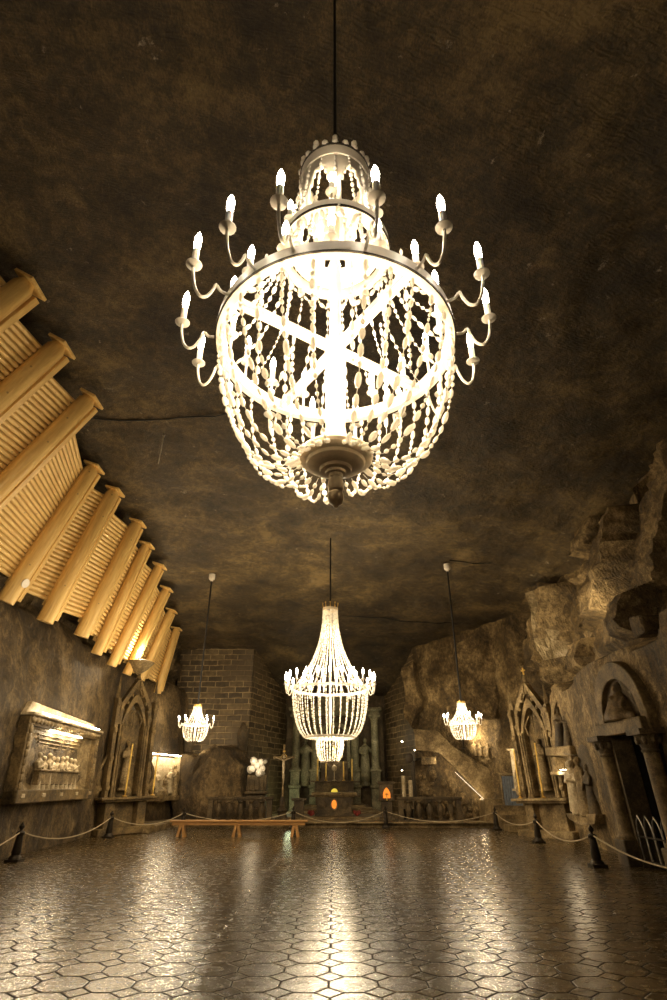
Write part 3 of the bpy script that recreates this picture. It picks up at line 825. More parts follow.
def wall_frame(side, y0, y1, z):
    """matrix: X along the wall left-to-right as seen from the room, Y into the wall, Z up"""
    f = xl if side == 'L' else xr
    zm = z + 1.0
    a = Vector((f(y0, z), y0, z)); c = Vector((f(y1, z), y1, z))
    if side == 'L': X = (c - a)
    else: X = (a - c)
    X.normalize(); mid = (a + c)/2
    up = Vector(((f((y0+y1)/2, z+2.5) - f((y0+y1)/2, z)), 0, 2.5)); 
    Zv = (up - X*up.dot(X)).normalized(); Y = Zv.cross(X)
    Mx = Matrix((X, Y, Zv)).transposed().to_4x4(); Mx.translation = mid
    return Mx

# ---- framed banquet relief on the left wall (generic figures)
Mx = wall_frame('L', 15.9, 22.2, 1.24)
rel = thing('wall_relief', 'large framed salt relief of people along a table, lit from above, left wall', 'relief', M=Mx)
W, Hh = 6.3, 2.15
b = MB()
b.box((-W/2+.16, -.08, Hh/2), (.32, .34, Hh)).box((W/2-.16, -.08, Hh/2), (.32, .34, Hh)).box((0, -.1, .16), (W, .4, .32))
b.box((0, -.08, Hh-.12), (W, .36, .24))
b.build('frame', M['carved_mid'], rel, smooth=0, bevel=.02)
b = MB()
for k in range(24): b.ell((-W/2+.2 + k*(W-.4)/23, -.28, Hh-.1), (.14, .05, .09), seg=8, rings=5)
b.build('egg_moulding', M['carved'], rel)
for k in range(5): MB().box((-W/2+.35 + k*(W-.7)/4, -.3, .18), (.22, .06, .1)).build('square_boss', M['carved_pale'], rel, smooth=0, bevel=.01)
for sx in (-1, 1):
    b = MB()
    for k in range(8): b.ell((sx*(W/2-.16), -.26, .4 + k*(Hh-.75)/7), (.09, .05, .13), seg=7, rings=5)
    b.build('leaf_moulding', M['carved'], rel)
b = MB()   # recessed room: back wall, splayed sides, coffered ceiling, floor
x0, x1 = -W/2+.32, W/2-.32; z0, z1 = .32, Hh-.24
bx0, bx1, bz0, bz1, dp = -1.55, 1.45, .62, 1.42, .12
def quad(b, p): b.bm.faces.new([b.bm.verts.new(q) for q in p])
fr = -.03; bk = dp
quad(b, [(bx0, bk, bz0), (bx1, bk, bz0), (bx1, bk, bz1), (bx0, bk, bz1)])
quad(b, [(x0, fr, z0), (bx0, bk, bz0), (bx0, bk, bz1), (x0, fr, z1)])
quad(b, [(bx1, bk, bz0), (x1, fr, z0), (x1, fr, z1), (bx1, bk, bz1)])
quad(b, [(x0, fr, z0), (x1, fr, z0), (bx1, bk, bz0), (bx0, bk, bz0)])
quad(b, [(bx0, bk, bz1), (bx1, bk, bz1), (x1, fr, z1), (x0, fr, z1)])
for k in range(5):
    t = (k+.5)/5; b.box(((bx0+bx1)/2, bk-.02 + (fr-bk)*t - .01, bz1 + (z1-bz1)*t), ((bx1-bx0) + 1.2*t, .03, .03))
b.box((0, .3, Hh/2), (W-.1, .3, Hh-.1))
for v in b.bm.verts: v.co.y -= .06
b.build('carved_room', M['carved'], rel, smooth=0)
b = MB().box((-.15, -.16, .62), (3.3, .16, .34)).box((-.15, -.19, .81), (3.4, .22, .05))
for k in range(14): b.cyl((-1.7 + k*.24, -.12, .34), (-1.7 + k*.24, -.12, .5), .03, seg=6)
b.build('carved_table', M['carved'], rel, smooth=0, bevel=.01)
for k in range(9):
    b = MB(); xx = -1.62 + k*.37; r = random.Random(k)
    robed(b, xx, -.1, -.05 + r.uniform(-.05, .05) + .28, 1.02, r.uniform(-.5, .5), r.uniform(-.12, .12), 1 + (k % 2), None, k, 1.1)
    b.build('carved_figure', M['carved_pale'], rel, remesh=.022)
MB().box((0, -.12, Hh+.04), (W+.1, .5, .08)).prism([(-W/2, Hh+.08), (W/2, Hh+.08), (W/2-.5, Hh+.3), (-W/2+.3, Hh+.4)], -.12, .25).build('cornice', M['carved_pale'], rel, smooth=0, bevel=.02)
MB().cyl((-1.5, -.2, Hh-.27), (1.4, -.2, Hh-.27), .018, seg=8).build('lamp_tube', M['lamp'], rel)
MB().cyl((-W/2+.5, -.36, Hh+.1), (W/2-.5, -.36, Hh+.1), .016, seg=8).build('lamp_tube', M['lamp'], rel)
for xx in (-1.0, 0, 1.0):
    point(Mx @ Vector((xx, -.24, Hh-.34)), 14, .05)
for xx in (-2.1, -.7, .7, 2.1):
    point(Mx @ Vector((xx, -.42, Hh+.12)), 8, .05)

# ---- gothic niche pilasters (left and right) with a shelf and tall yellow candles
def arch_pts(w, z0, zs, rise, n=12, pointed=True):
    pts = [(-w/2, z0), (-w/2, zs)]
    for k in range(1, n):
        t = k/n; x = -w/2 + w*t
        if pointed: z = zs + rise*(1 - abs(2*t-1)**1.7)
        else: z = zs + rise*math.sqrt(max(0, 1-(2*t-1)**2))
        pts.append((x, z))
    pts += [(w/2, zs), (w/2, z0)]; return pts
def gothic(Mx, label, w, hgt, mat, gold=False):
    t = thing('gothic_altar', label, 'altar niche', M=Mx)
    MB().box((0, -.15, .12), (w*1.25, .9, .24)).box((-w*.36, -.05, .7), (w*.2, .6, .95)).box((w*.36, -.05, .7), (w*.2, .6, .95)).box((0, .1, .7), (w*.6, .3, .95)).build('pedestal', mat, t, smooth=0, bevel=.02)
    MB().box((0, -.2, 1.22), (w*1.3, .85, .09)).box((0, -.17, 1.14), (w*1.15, .7, .08)).build('shelf', mat, t, smooth=0, bevel=.015)
    b = MB()
    zs = hgt*.62
    inner = arch_pts(w*.5, 1.35, zs, w*.45); outer = arch_pts(w*.62, 1.27, zs+.04, w*.6)
    b.strip(inner, outer, -.14, .25)
    b.build('arched_frame', mat, t, smooth=30, bevel=.015)
    MB().box((0, .22, 1.3 + (hgt*.72-1.3)/2), (w*.74, .12, hgt*.72-1.3)).build('back_wall', M['carved_mid'], t, smooth=0)
    for sx in (-1, 1):
        MB().strip([(sx*w*.32, zs), (sx*w*.3, zs+w*.35), (sx*w*.02, zs+w*.82)], [(sx*w*.4, zs), (sx*w*.37, zs+w*.42), (sx*w*.02, zs+w*.95)], -.18, .1).build('gable_rib', mat, t, smooth=30, bevel=.01)
    b = MB()
    for q in (-.16, 0, .16): b.tube([(q*w, -.05, zs-.1), (q*w*1.3, -.06, zs+w*.12), (q*w*.4, -.05, zs+w*.3)], .035, 6)
    b.build('tracery', mat, t); b = MB()
    b.tube([(w*.11*math.cos(k*PI/6), -.08, zs+w*.62 + w*.11*math.sin(k*PI/6)) for k in range(12)], .03, 6, closed=True)
    b.build('tracery_ring', mat, t)
    for sx in (-1, 1):
        for q, rr_ in ((.335, .05), (.28, .035)):
            MB().lathe([(rr_*1.5, 1.27), (rr_*1.5, 1.35), (rr_, 1.4), (rr_, zs-.1), (rr_*1.6, zs), (0, zs)], (sx*w*q, -.2, 0), 8).build('colonnette', mat, t)
    for sx in (-1, 1):
        b = MB(); x = sx*w*.46
        b.box((x, -.12, 1.27 + (hgt*.78-1.27)/2), (.16, .3, hgt*.78-1.27))
        b.lathe([(.12, hgt*.78), (.09, hgt*.82), (.0, hgt*.95)], (x, -.12, 0), 4)
        for k in range(4): b.ell((x, -.3, 1.6 + k*(hgt*.78-1.8)/3), (.1, .05, .12), seg=7, rings=5)
        b.build('pinnacle', mat, t, smooth=30, bevel=.01)
    b = MB(); zz = zs + w*.75
    b.lathe([(.16, zz), (.12, zz+.25), (.2, zz+.32), (.1, zz+.4), (.04, hgt), (0, hgt)], (0, -.02, 0), 6).build('spire', mat, t)
    for k in range(5):
        tt = k/4
        for sx in (-1, 1): MB().ell((sx*(w*.4 - w*.36*tt), -.14, zs+.25 + w*.62*tt), .08, seg=6, rings=4).build('crocket', mat, t)
    for sx in (-1, 1):     # side scrolls
        b = MB()
        pts = [(sx*(w*.55 + .2*math.sin(q*.5)), -.05, 1.5 + q*.16) for q in range(9)]
        b.tube(pts, [.11, .1, .09, .08, .075, .07, .065, .06, .05], 8); b.ell((sx*(w*.6+.08), -.08, 1.5), (.17, .12, .2), seg=10, rings=6)
        b.build('side_scroll', mat, t)
    b = MB(); robed(b, 0, .02, 1.75, 1.55, 0, 0, 1, None, 3, 1.0); b.lathe([(.3, 1.5), (.2, 1.62), (.24, 1.76), (0, 1.76)], (0, 0, 0), 10)
    b.build('statue', M['carved'], t, remesh=.03)
    if gold: MB().box((0, -.02, hgt+.14), (.05, .05, .3)).box((0, -.02, hgt+.18), (.2, .05, .05)).build('gilt_cross', M['gilt'], t, smooth=0)
    return t
def tall_candle(p, h, label, r=.035):
    t = thing('tall_candle', label, 'candle', p, group='tall yellow candles')
    MB().lathe([(.09, 0), (.1, .03), (.03, .06), (.045, .16), (.05, .2), (0, .2)], seg=10).build('candlestick', M['gilt'], t)
    MB().lathe([(r, .19), (r*.9, h), (r*.4, h+.01), (0, h+.01)], seg=8).build('wax', M['wax'], t)
    MB().cyl((0,0,h), (0,0,h+.06), .006, seg=4).build('wick', M['black'], t)
MxL = wall_frame('L', 24.0, 26.0, 0) @ Matrix.Rotation(R(-38), 4, 'Z'); MxL.translation += Vector((.65, -.3, 0)); gothic(MxL, 'tall gothic salt altar with a niche statue on the left wall', 2.0, 6.3, M['carved_mid'])
MxR = wall_frame('R', 22.2, 24.4, 0) @ Matrix.Rotation(R(38), 4, 'Z'); MxR.translation -= Vector((.55, .2, 0)); gothic(MxR, 'tall gothic salt altar with a gilt top on the right wall', 2.0, 5.7, M['carved'], True)
tall_candle(MxL @ Vector((-.2, -.42, 1.27)), 1.9, 'tall yellow candle in front of the statue in the left gothic niche')
tall_candle(MxL @ Vector((1.1, -.42, 1.27)), 1.6, 'tall yellow candle at the right end of the left gothic shelf')
tall_candle(MxR @ Vector((-.95, -.45, 1.27)), 1.7, 'tall yellow candle at the left end of the right gothic shelf')
tall_candle(MxR @ Vector((.15, -.45, 1.27)), 1.85, 'tall yellow candle in the middle of the right gothic shelf')

# ---- second relief, lit figures, far left
MxF = wall_frame('L', 28.3, 31.3, 1.0); MxF.translation += Vector((.05, -.1, 0))
rf = thing('wall_relief', 'smaller salt relief of standing figures, brightly lit, beyond the left gothic altar', 'relief', M=MxF)
b = MB().box((0, .0, .95), (3.1, .2, 1.9)).box((1.5, -.15, 1.0), (.14, .35, 2.0)).box((-1.5, -.15, 1.0), (.12, .3, 2.0)); b.build('back_slab', M['carved_pale'], rf, smooth=0, bevel=.02)
MB().box((0, -.2, .1), (3.1, .5, .2)).ell((0,-.25,.25),(.6,.3,.35)).build('ledge', M['carved'], rf, smooth=0)
for k, (xx, zz, hh, a) in enumerate(((-1.1, .15, 1.3, 2), (-.35, .2, 1.1, 1), (.35, .15, .95, 1), (.75, .3, 1.15, 2), (1.15, .1, 1.5, 0))):
    b = MB(); robed(b, xx, -.25, zz, hh, (k-2)*-.3, 0, a, None, k, 1.15); b.build('carved_figure', M['carved_pale'] if k % 2 else M['carved'], rf, remesh=.03)
MB().cyl((-1.4, -.35, 2.0), (1.4, -.35, 2.0), .02, seg=8).build('lamp_tube', M['lamp'], rf)
for xx in (-.9, 0, .9): point(MxF @ Vector((xx, -.45, 1.93)), 16, .05)

# ---- rock mound and shrine niche, back left
slab([(172,768),(184,752),(200,756),(214,744),(228,750),(238,768),(243,822),(172,824)], 31.0, 1.4, M['rock_left'], 'trim_9')
b = MB().ell((-5.0, 32.6, 3.9), (.32, .35, .9), seg=12, rings=8).ell((-7.9, 32.4, 3.9), (.3, .3, .8), seg=12, rings=8).jit(.1, 2); struct(b.build('trim_10', M['dark_rock']))
sp_ = spot((-7.0, 30.6, 3.2), (-6.6, 33.2, 4.6), 60, 100)

# ---- crystal shrine on its pedestal
p = Vector((-3.85, 30.8, .18))
t = thing('crystal_shrine', 'stone shrine holding a lit heap of white crystal, left of the crucifix', 'shrine', p)
MB().box((0, 0, .25), (1.05, .7, .5)).box((0, .1, .8), (.95, .45, .6)).box((0, 0, 1.16), (1.1, .7, .12)).box((0, .1, 1.6), (1.0, .5, .7)).box((0,.35,2.3),(1.05,.1,.9)).build('pedestal', M['carved_dark'], t, smooth=0, bevel=.03)
b = MB(); rr = random.Random(5)
for k in range(16): b.ell((rr.uniform(-.38,.38), rr.uniform(-.2,.15), 2.05 + rr.uniform(0, .55)), (rr.uniform(.1,.2),)*3, seg=7, rings=5)
b.jit(.04, 6).build('crystal_heap', M['crystal'], t, smooth=0)
for k in range(4): MB().cyl((-.35+k*.23, -.25, 1.22), (-.35+k*.23, -.25, 1.75), .03, seg=8).build('baluster', M['carved_dark'], t)
point(p + Vector((0, -.7, 2.5)), 14, .06)

# ---- crucifix
p = atY(282, 812, 30.0); p.z = .18
t = thing('crucifix', 'tall standing crucifix with a pale figure, left of the altar', 'crucifix', p)
MB().box((0,0,.06), (.6,.5,.12)).lathe([(.26,.12),(.2,.3),(.26,.42),(.12,.55),(.14,.85),(.08,1.0),(0,1.0)], seg=10).build('stand', M['carved_dark'], t)
MB().box((0,0,2.05), (.09,.07,2.3)).box((0,0,2.72), (.95,.07,.09)).ell((0,0,3.24),(.07,.05,.09)).ell((-.48,0,2.72),(.06,.05,.07)).ell((.48,0,2.72),(.06,.05,.07)).build('cross', M['carved'], t, smooth=0, bevel=.01)
b = MB()
b.tube([(0,-.09,1.75),(0,-.1,2.0),(.01,-.11,2.25),(0,-.1,2.4),(0,-.09,2.6)], [.04,.055,.07,.075,.06], 8)
b.tube([(-.44,-.06,2.74),(-.25,-.08,2.66),(-.06,-.09,2.6)], [.02,.028,.035], 6).tube([(.44,-.06,2.74),(.25,-.08,2.66),(.06,-.09,2.6)], [.02,.028,.035], 6)
b.tube([(.03,-.09,2.0),(.04,-.13,1.75),(.01,-.08,1.5)], [.045,.035,.025], 6).ell((.01,-.13,2.73),(.06,.065,.08))
b.build('corpus', M['carved_pale'], t, remesh=.016)
MB().band(.13,.15,-.015,.015,(0,0,0),24,Matrix.Translation((0,0,2.72)) @ Matrix.Rotation(R(90),4,'X')).ell((0,-.02,3.0),(.08,.03,.05)).build('halo', M['gilt'], t)

# ---- altar table
p = Vector((0.03, 31.7, .3))
t = thing('altar_table', 'low salt altar table with a glowing orange oval on its front', 'altar', p)
MB().box((0,0,.98), (2.3,1.1,.14)).box((0,0,.88), (2.05,.95,.08)).build('table_slab', M['carved'], t, smooth=0, bevel=.03)
MB().box((0,0,.46), (1.75,.8,.78)).box((0,0,.06), (1.9,.95,.12)).ell((-.55,-.4,.5),(.2,.05,.2)).ell((.55,-.4,.5),(.2,.05,.2)).build('table_body', M['carved_dark'], t, smooth=30, bevel=.05)
o = MB().ell((0,-.4,.52),(.13,.05,.2), seg=14, rings=8).build('lit_oval', M['orange'], t); o['label'] = 'glowing orange oval'
MB().band(.15,.19,-.04,.04,(0,0,0),24,Matrix.Translation((0,-.41,.52)) @ Matrix.Scale(1.45,4,(0,0,1)) @ Matrix.Rotation(R(90),4,'X')).build('oval_frame', M['carved'], t)
for sx, lab in ((-1, 'left'), (1, 'right')):
    b = MB(); rr = random.Random(sx+4)
    for k in range(14): b.ell((rr.uniform(-.15,.15), rr.uniform(-.1,.1), .08 + rr.uniform(0,.12)), .06, seg=6, rings=4)
    b.lathe([(.08,0),(.12,.1),(0,.1)], seg=8)
    o = b.build('flower_pot', M['redcloth']); o.location = (p.x + sx*1.15, p.y-.2, .31)
    tag(o, 'small dark red flower arrangement at the %s foot of the altar table' % lab, 'flowers')
# high altar behind
p = Vector((0.05, 35.9, .66))
t = thing('high_altar', 'tabernacle shelf with a glowing yellow arch behind the altar table', 'altar', p)
MB().box((0,0,.45), (3.0,.7,.1)).box((0,.1,.2), (2.2,.5,.45)).box((0,.15,.85), (2.3,.4,.7)).box((0,.1,1.2), (3.1,.5,.08)).box((0,.2,1.75),(1.6,.2,1.05)).build('altar_body', M['carved_dark'], t, smooth=0, bevel=.02)
o = MB().prism(arch_pts(.42, .35, .62, .22, 10, False), -.36, -.28).build('lit_arch', M['yellow'], t); o['label'] = 'glowing yellow arched door'
MB().ell((0,-.25,1.9),(.16,.05,.17)).cyl((0,-.2,1.2),(0,-.2,1.75),.03,seg=8).lathe([(.14,1.24),(.05,1.3),(0,1.3)],(0,-.2,0),10).build('monstrance', M['carved_pale'], t)
MB().ell((0,-.1,3.0),(.12,.06,.16)).cyl((0,-.1,2.25),(0,-.1,2.9),.03,seg=6).build('gilt_finial', M['gilt'], t)
for k, xx in enumerate((-1.0, -.5, .55, 1.05)):
    tall_candle(p + Vector((xx, -.05, 1.24)), 1.15 if k in (0, 3) else 1.0, ['outer left', 'inner left', 'inner right', 'outer right'][k] + ' yellow candle on the high altar shelf', .045)

# ---- retable: columns, statues, entablature, against the chancel back wall
t = thing('retable', 'tall greenish salt altarpiece with columns filling the chancel end', 'altarpiece', (0.1, 37.6, .1))
MB().box((0,.35,3.0), (6.2,.3,6.0)).build('back_wall', M['dark_rock'], t, smooth=0)
for k, x in enumerate((-2.45, -1.25, 1.25, 2.5)):
    yy = -.35 if abs(x) > 2 else -.1
    MB().box((x,yy,.75), (.62,.5,1.3)).box((x,yy,1.5), (.74,.6,.16)).box((x,yy,1.95), (.55,.45,.75)).box((x,yy,2.36),(.7,.58,.12)).build('column_pedestal', M['retable'], t, smooth=0, bevel=.02)
    MB().lathe([(.3,2.42),(.3,2.5),(.24,2.58),(.235,4.6),(.22,5.1),(.26,5.16),(.22,5.2),(.34,5.45),(0,5.45)], (x,yy,0), 18).build('column', M['retable'], t)
    MB().box((x,yy,5.5), (.78,.66,.12)).box((x,yy,5.68),(.66,.55,.24)).box((x,yy,5.85), (.95,.8,.12)).build('capital_block', M['retable'], t, smooth=0, bevel=.02)
MB().box((0,.1,5.75), (5.6,.4,.35)).box((0,.05,5.98), (6.0,.6,.12)).prism([(-1.5,6.0),(1.5,6.0),(1.0,6.6),(0,7.0),(-1.0,6.6)], 0, .3).build('entablature', M['retable'], t, smooth=0, bevel=.02)
for k, (x, lab) in enumerate(((-1.85, ''), (1.88, ''))):
    b = MB(); robed(b, x, -.1, 2.0, 2.2, 0, 0, 2, None, k+8, 1.1); b.lathe([(.35,1.5),(.28,1.7),(.36,2.0),(0,2.02)], (x,-.1,0), 10); b.build('statue', M['retable'], t, remesh=.04)
b = MB(); robed(b, 0, -.1, 2.6, 2.2, 0, 0, 1, None, 20, 1.2); b.build('statue', M['retable'], t, remesh=.04)
MB().strip(arch_pts(1.5, 2.5, 4.4, .5, 12, False), arch_pts(1.9, 2.5, 4.5, .65, 12, False), -.1, .3).build('niche_arch', M['retable'], t)
# added chancel lights without lamps, to brighten the retable
point((-2.6, 35.6, 1.1), 16, .3, (.88, 1, .6)); point((2.6, 35.6, 4.2), 18, .3, (1, .88, .62)); point((0, 35.6, 3.4), 18, .2, (1, .88, .6))
point((-1.9, 33.2, 6.8), 22, .1, WARM)

# ---- balustrades
def balustrade(x0, x1, y, label):
    t = thing('balustrade', label, 'balustrade', ((x0+x1)/2, y, .18), group='stone balustrades before the altar'); w = x1-x0
    MB().box((0,0,.96), (w+.1,.32,.1)).box((0,0,.88),(w,.24,.06)).build('handrail', M['carved_dark'], t, smooth=0, bevel=.015)
    MB().box((0,0,.04), (w+.05,.3,.08)).build('plinth', M['carved_dark'], t, smooth=0, bevel=.01)
    for sx in (-1,1): MB().box((sx*(w/2-.13),0,.47), (.24,.26,.8)).build('end_post', M['carved_dark'], t, smooth=0, bevel=.015)
    for k in range(5):
        x = -w/2 + w*(k+1)/6
        MB().lathe([(.13,.08),(.13,.13),(.07,.18),(.1,.25),(.15,.4),(.16,.5),(.1,.66),(.07,.74),(.13,.8),(.13,.86)], (x,0,0), 12).build('baluster', M['carved_dark'], t)
balustrade(-5.85, -2.85, 29.0, 'stone balustrade on the step at the left, behind the long bench')
balustrade(3.0, 5.95, 29.0, 'stone balustrade on the step at the right, before the pulpit stairs')

# ---- lectern with lit emblem
def lectern(px, lit, label):
    p = atY(px, 815, 29.6); p.z = .18
    t = thing('lectern', label, 'lectern', p)
    MB().box((0,0,.08), (.7,.55,.16)).box((0,0,.5), (.5,.4,.75)).build('base', M['carved_dark'], t, smooth=0, bevel=.02)
    MB().box((0,0,1.2), (.66,.5,.7)).box((0,0,1.6), (.8,.62,.12)).box((0,0,.86),(.74,.56,.08)).build('head', M['carved_dark'], t, smooth=0, bevel=.02)
    if lit:
        o = MB().prism([(-.17,.95),(.17,.95),(.17,1.15),(.1,1.3),(0,1.4),(-.1,1.3),(-.17,1.15)], -.29, -.24).build('lit_emblem', M['orange'], t); o['label'] = 'glowing orange emblem'
        MB().box((0,-.32,1.0),(.05,.04,.3)).box((0,-.32,1.12),(.2,.04,.04)).build('emblem_bar', M['gilt'], t)
lectern(387, True, 'salt lectern with a glowing orange emblem, right of the altar table')
p = atY(299, 812, 31.0); p.z = .18
t = thing('side_pedestal', 'low dark stone pedestal between the crucifix and the altar table', 'pedestal', p)
MB().box((0,0,.4), (.5,.4,.8)).build('base', M['carved_dark'], t, smooth=0, bevel=.02); MB().box((0,0,.86), (.75,.5,.12)).build('top', M['carved_dark'], t, smooth=0, bevel=.02)

# ---- candles and lamps at right of the chancel
for px, hh, lab in ((405, 1.9, 'thick tall white candle left of the round black spotlight'), (412, 1.7, 'thick tall white candle below the round black spotlight')):
    p = atY(px, 812, 29.6); p.z = .18
    t = thing('paschal_candle', lab, 'candle', p)
    MB().lathe([(.2,0),(.2,.05),(.06,.1),(.06,.4),(.15,.5),(0,.5)], seg=10).build('stand', M['iron'], t)
    MB().lathe([(.1,.5),(.1,hh),(.02,hh+.01),(0,hh+.01)], seg=12).build('wax', M['carved_pale'], t)
    MB().cyl((0,0,hh), (0,0,hh+.07), .008, seg=4).build('wick', M['black'], t)
p = atY(417, 812, 29.5); p.z = .18
t = thing('spotlight_stand', 'round black spotlight on a thin stand beside the white candles', 'spotlight', p)
MB().cyl((0,0,0), (0,0,2.55), .03, seg=8).lathe([(.25,0),(.22,.04),(0,.05)], seg=10).build('pole', M['iron'], t)
MB().lathe([(.0,-.1),(.1,-.1),(.2,.1),(.21,.16),(.17,.15),(0,.1)], (-.15,-.05,2.65), 14, axis=(-.5,-.85,.1)).cyl((.1,0,2.6),(.35,.05,2.65),.06,seg=8).build('lamp_head', M['iron'], t)
MB().cyl((0,0,2.5),(-.1,0,2.62),.02,seg=6).build('bracket', M['iron'], t)
for (u, v, s, lab) in ((402, 741, .06, 'small white wall lamp high at the right of the chancel'), (402, 770, .04, 'small yellow wall lamp below the white one, right of the chancel'), (415, 750, .05, 'tiny lamp beside the chancel edge at right')):
    p = atY(u, v, 32.4); t = thing('wall_lamp', lab, 'lamp', p)
    MB().lathe([(s*1.4,0),(s*.9,s),(0,s*1.1)], seg=10).build('lamp_shade', M['metal'], t); MB().ell((0,0,-s*.25), s*.8, seg=8, rings=6).build('bulb', M['lamp'], t)
    MB().box((s*.5,.3,s*.5),(s*.5,.6,s*.4)).build('bracket', M['iron'], t, smooth=0)
point(atY(403, 745, 31.9), 8, .06)

# ---- pulpit with carved stairs at right
ys = 30.0
def PX(u, v, y=ys): return atY(u, v, y)
A = [PX(414,731), PX(437,733), PX(452,748), PX(497,776), PX(497,812), PX(414,814)]
t = thing('pulpit_stairs', 'carved salt stairway with a sloping parapet rising to the pulpit at right', 'staircase', (0,0,0))
lo = [(p.x, p.z) for p in A]
lo2 = [(A[0].x, A[0].z-.9), (A[1].x, A[1].z-.9), (PX(452,765).x, PX(452,765).z), (PX(492,808).x, PX(492,808).z), (A[4].x, .18), (A[5].x, .18)]
MB().prism(lo2, ys+.1, ys+1.4).build('stair_body', M['rock_left'], t, smooth=0)
up = [lo[0], lo[1], lo[2], lo[3], (A[4].x, A[4].z+.1), (PX(492,808).x, PX(492,808).z), (PX(452,765).x, PX(452,765).z), (A[1].x, A[1].z-.9), (A[0].x, A[0].z-.9)]
MB().prism(up, ys-.1, ys+.08).build('parapet', M['carved'], t, smooth=0, bevel=.02)
b = MB()
for p, q in ((A[0], A[1]), (A[1], A[2]), (A[2], A[3])):
    d = q-p; b.box((0,0,0), (d.length+.08, .3, .1), rot=Matrix.Rotation(-math.atan2(d.z, d.x), 3, 'Y'))
    n0 = 8
    b.bm.verts.ensure_lookup_table()
    for v in b.bm.verts[-8:]: v.co += (p+q)/2 + Vector((0, 0, .03))
b.build('coping', M['carved'], t, smooth=0, bevel=.01)
b = MB()
for k in range(9):
    x = A[4].x - .15 - k*.38; z = .3 + k*.30
    b.box((x, ys+.75, z/2+.05), (.4, 1.2, z))
b.build('stair_flight', M['carved'], t, smooth=0)
MB().box((A[3].x+.05, ys-.05, 1.35), (.34,.34,2.4)).box((A[3].x+.05, ys-.05, 2.6), (.44,.44,.1)).lathe([(.16,2.65),(.18,2.8),(0,2.95)], (A[3].x+.05, ys-.05, 0), 10).build('newel_post', M['carved'], t, smooth=0, bevel=.02)
b = MB(); rr = random.Random(2)
for k in range(60):
    x = rr.uniform(A[0].x+.1, A[3].x-.6); f = (x-A[0].x)/(A[3].x-A[0].x); zmax = (A[0].z-1.0)*(1-f)*.95
    z = .25 + rr.random()*max(.1, zmax-.3)
    b.ell((x, ys+.06, z), (rr.uniform(.08,.2), .1, rr.uniform(.1,.28)), seg=8, rings=5)
b.jit(.06, 4).build('carved_figures', M['rock'], t)
b = MB().box((PX(428,760).x, ys-.2, PX(428,760).z), (.7, .3, .4)).jit(.12, 3)
b.build('carved_block', M['carved'], t, smooth=0, bevel=.03)
c0 = PX(455,772, ys-.12); c1 = PX(491,806, ys-.12)
MB().cyl(c0, c1, .006, seg=6).build('lamp_strip', M['strip'], t)
for k in range(4):
    q = c0.lerp(c1, k/3); point(q + Vector((-.02, -.25, -.12)), 5, .04)
point(PX(441,762, ys-.5), 10, .05)
struct(MB().box((7.75, 29.9, .55), (1.5, 2.2, 1.1)).build('trim_11', M['carved'], smooth=0, bevel=.03))
# wall spotlight glow and carving behind the stairs
pg = Vector((7.0, 29.6, 3.1))
t = thing('wall_relief', 'small carved group in the brightly lit patch of wall beside the right chandelier', 'relief', (7.62, 30.15, 2.95), rz=R(-45))
t.scale = (.8, .8, .8)
for k, xx in enumerate((-.5, -.1, .35)):
    b = MB(); robed(b, xx, -.2, 0, .95 - .12*k, 0, .1*(k-1), 2, None, k+30, 1.1); b.build('carved_figure', M['carved'], t, remesh=.03)
MB().ell((0, 0, .3), (1.0, .2, .8), seg=18, rings=10).jit(.05,3).build('back_slab', M['rock'], t)
spot((6.75, 29.75, 3.75), (7.7, 30.2, 3.75), 120, 120, .9, .05)
# small lamp housing for that spotlight, standing on the stairs coping
t = thing('floodlight', 'small floodlight on the sloping pulpit parapet, aimed at the wall', 'lamp', (6.55, 29.9, 3.35))
MB().box((0,0,.15),(.05,.05,.4)).box((0,0,-.03),(.2,.2,.04)).build('stand', M['iron'], t, smooth=0); MB().box((0,-.05,.4),(.12,.12,.12)).build('lamp_head', M['iron'], t, smooth=0)

# ---- slatted door and steps at right
d0 = atY(505, 782, 28.6); d1 = atY(519, 805, 28.6)
t = struct(bpy.data.objects.new('door_1', None)); C.objects.link(t); t.location = ((d0.x+d1.x)/2, 28.5, .85); t.rotation_euler = (0,0,R(-35)); t['label'] = 'blue grey slatted door at the top of the right steps'
b = MB()
for k in range(7): b.box((-.36+k*.12, 0, .6), (.1,.05,1.2))
b.build('door_leaf', M['door'], t, smooth=0); MB().box((-.47,0,.62),(.08,.12,1.3)).box((.47,0,.62),(.08,.12,1.3)).box((0,0,1.28),(1.02,.12,.08)).build('door_frame', M['carved'], t, smooth=0)
b = MB()
for k in range(5): b.box((8.2, 26.875 + k*.35 + (.4 if k == 4 else 0), .09+k*.085), (1.9, .35 + (.8 if k == 4 else 0), .17+k*.17))
struct(b.build('floor_stair', M['carved'], smooth=0))
b = MB().box((7.9, 25.9, .12), (1.6, .9, .24)); struct(b.build('floor_ledge', M['carved'], smooth=0, bevel=.015))
# lit shrine panel between the door and the right gothic altar
q = atY(522, 762, 26.0)
t = thing('lit_shrine', 'narrow brightly lit carved shrine left of the right gothic altar', 'shrine', (q.x, 26.3, 1.5), rz=R(-40))
t.scale = (.75, .75, .75)
MB().box((0,.1,1.0),(1.1,.15,2.1)).box((0,-.05,2.1),(1.2,.4,.1)).box((0,-.05,0),(1.2,.4,.12)).build('back_slab', M['carved_pale'], t, smooth=0, bevel=.02)
b = MB(); robed(b, 0, -.12, .08, 1.5, 0, 0, 1, None, 44); b.build('statue', M['carved_pale'], t, remesh=.03)
point((q.x-.25, 25.9, 2.9), 20, .06)

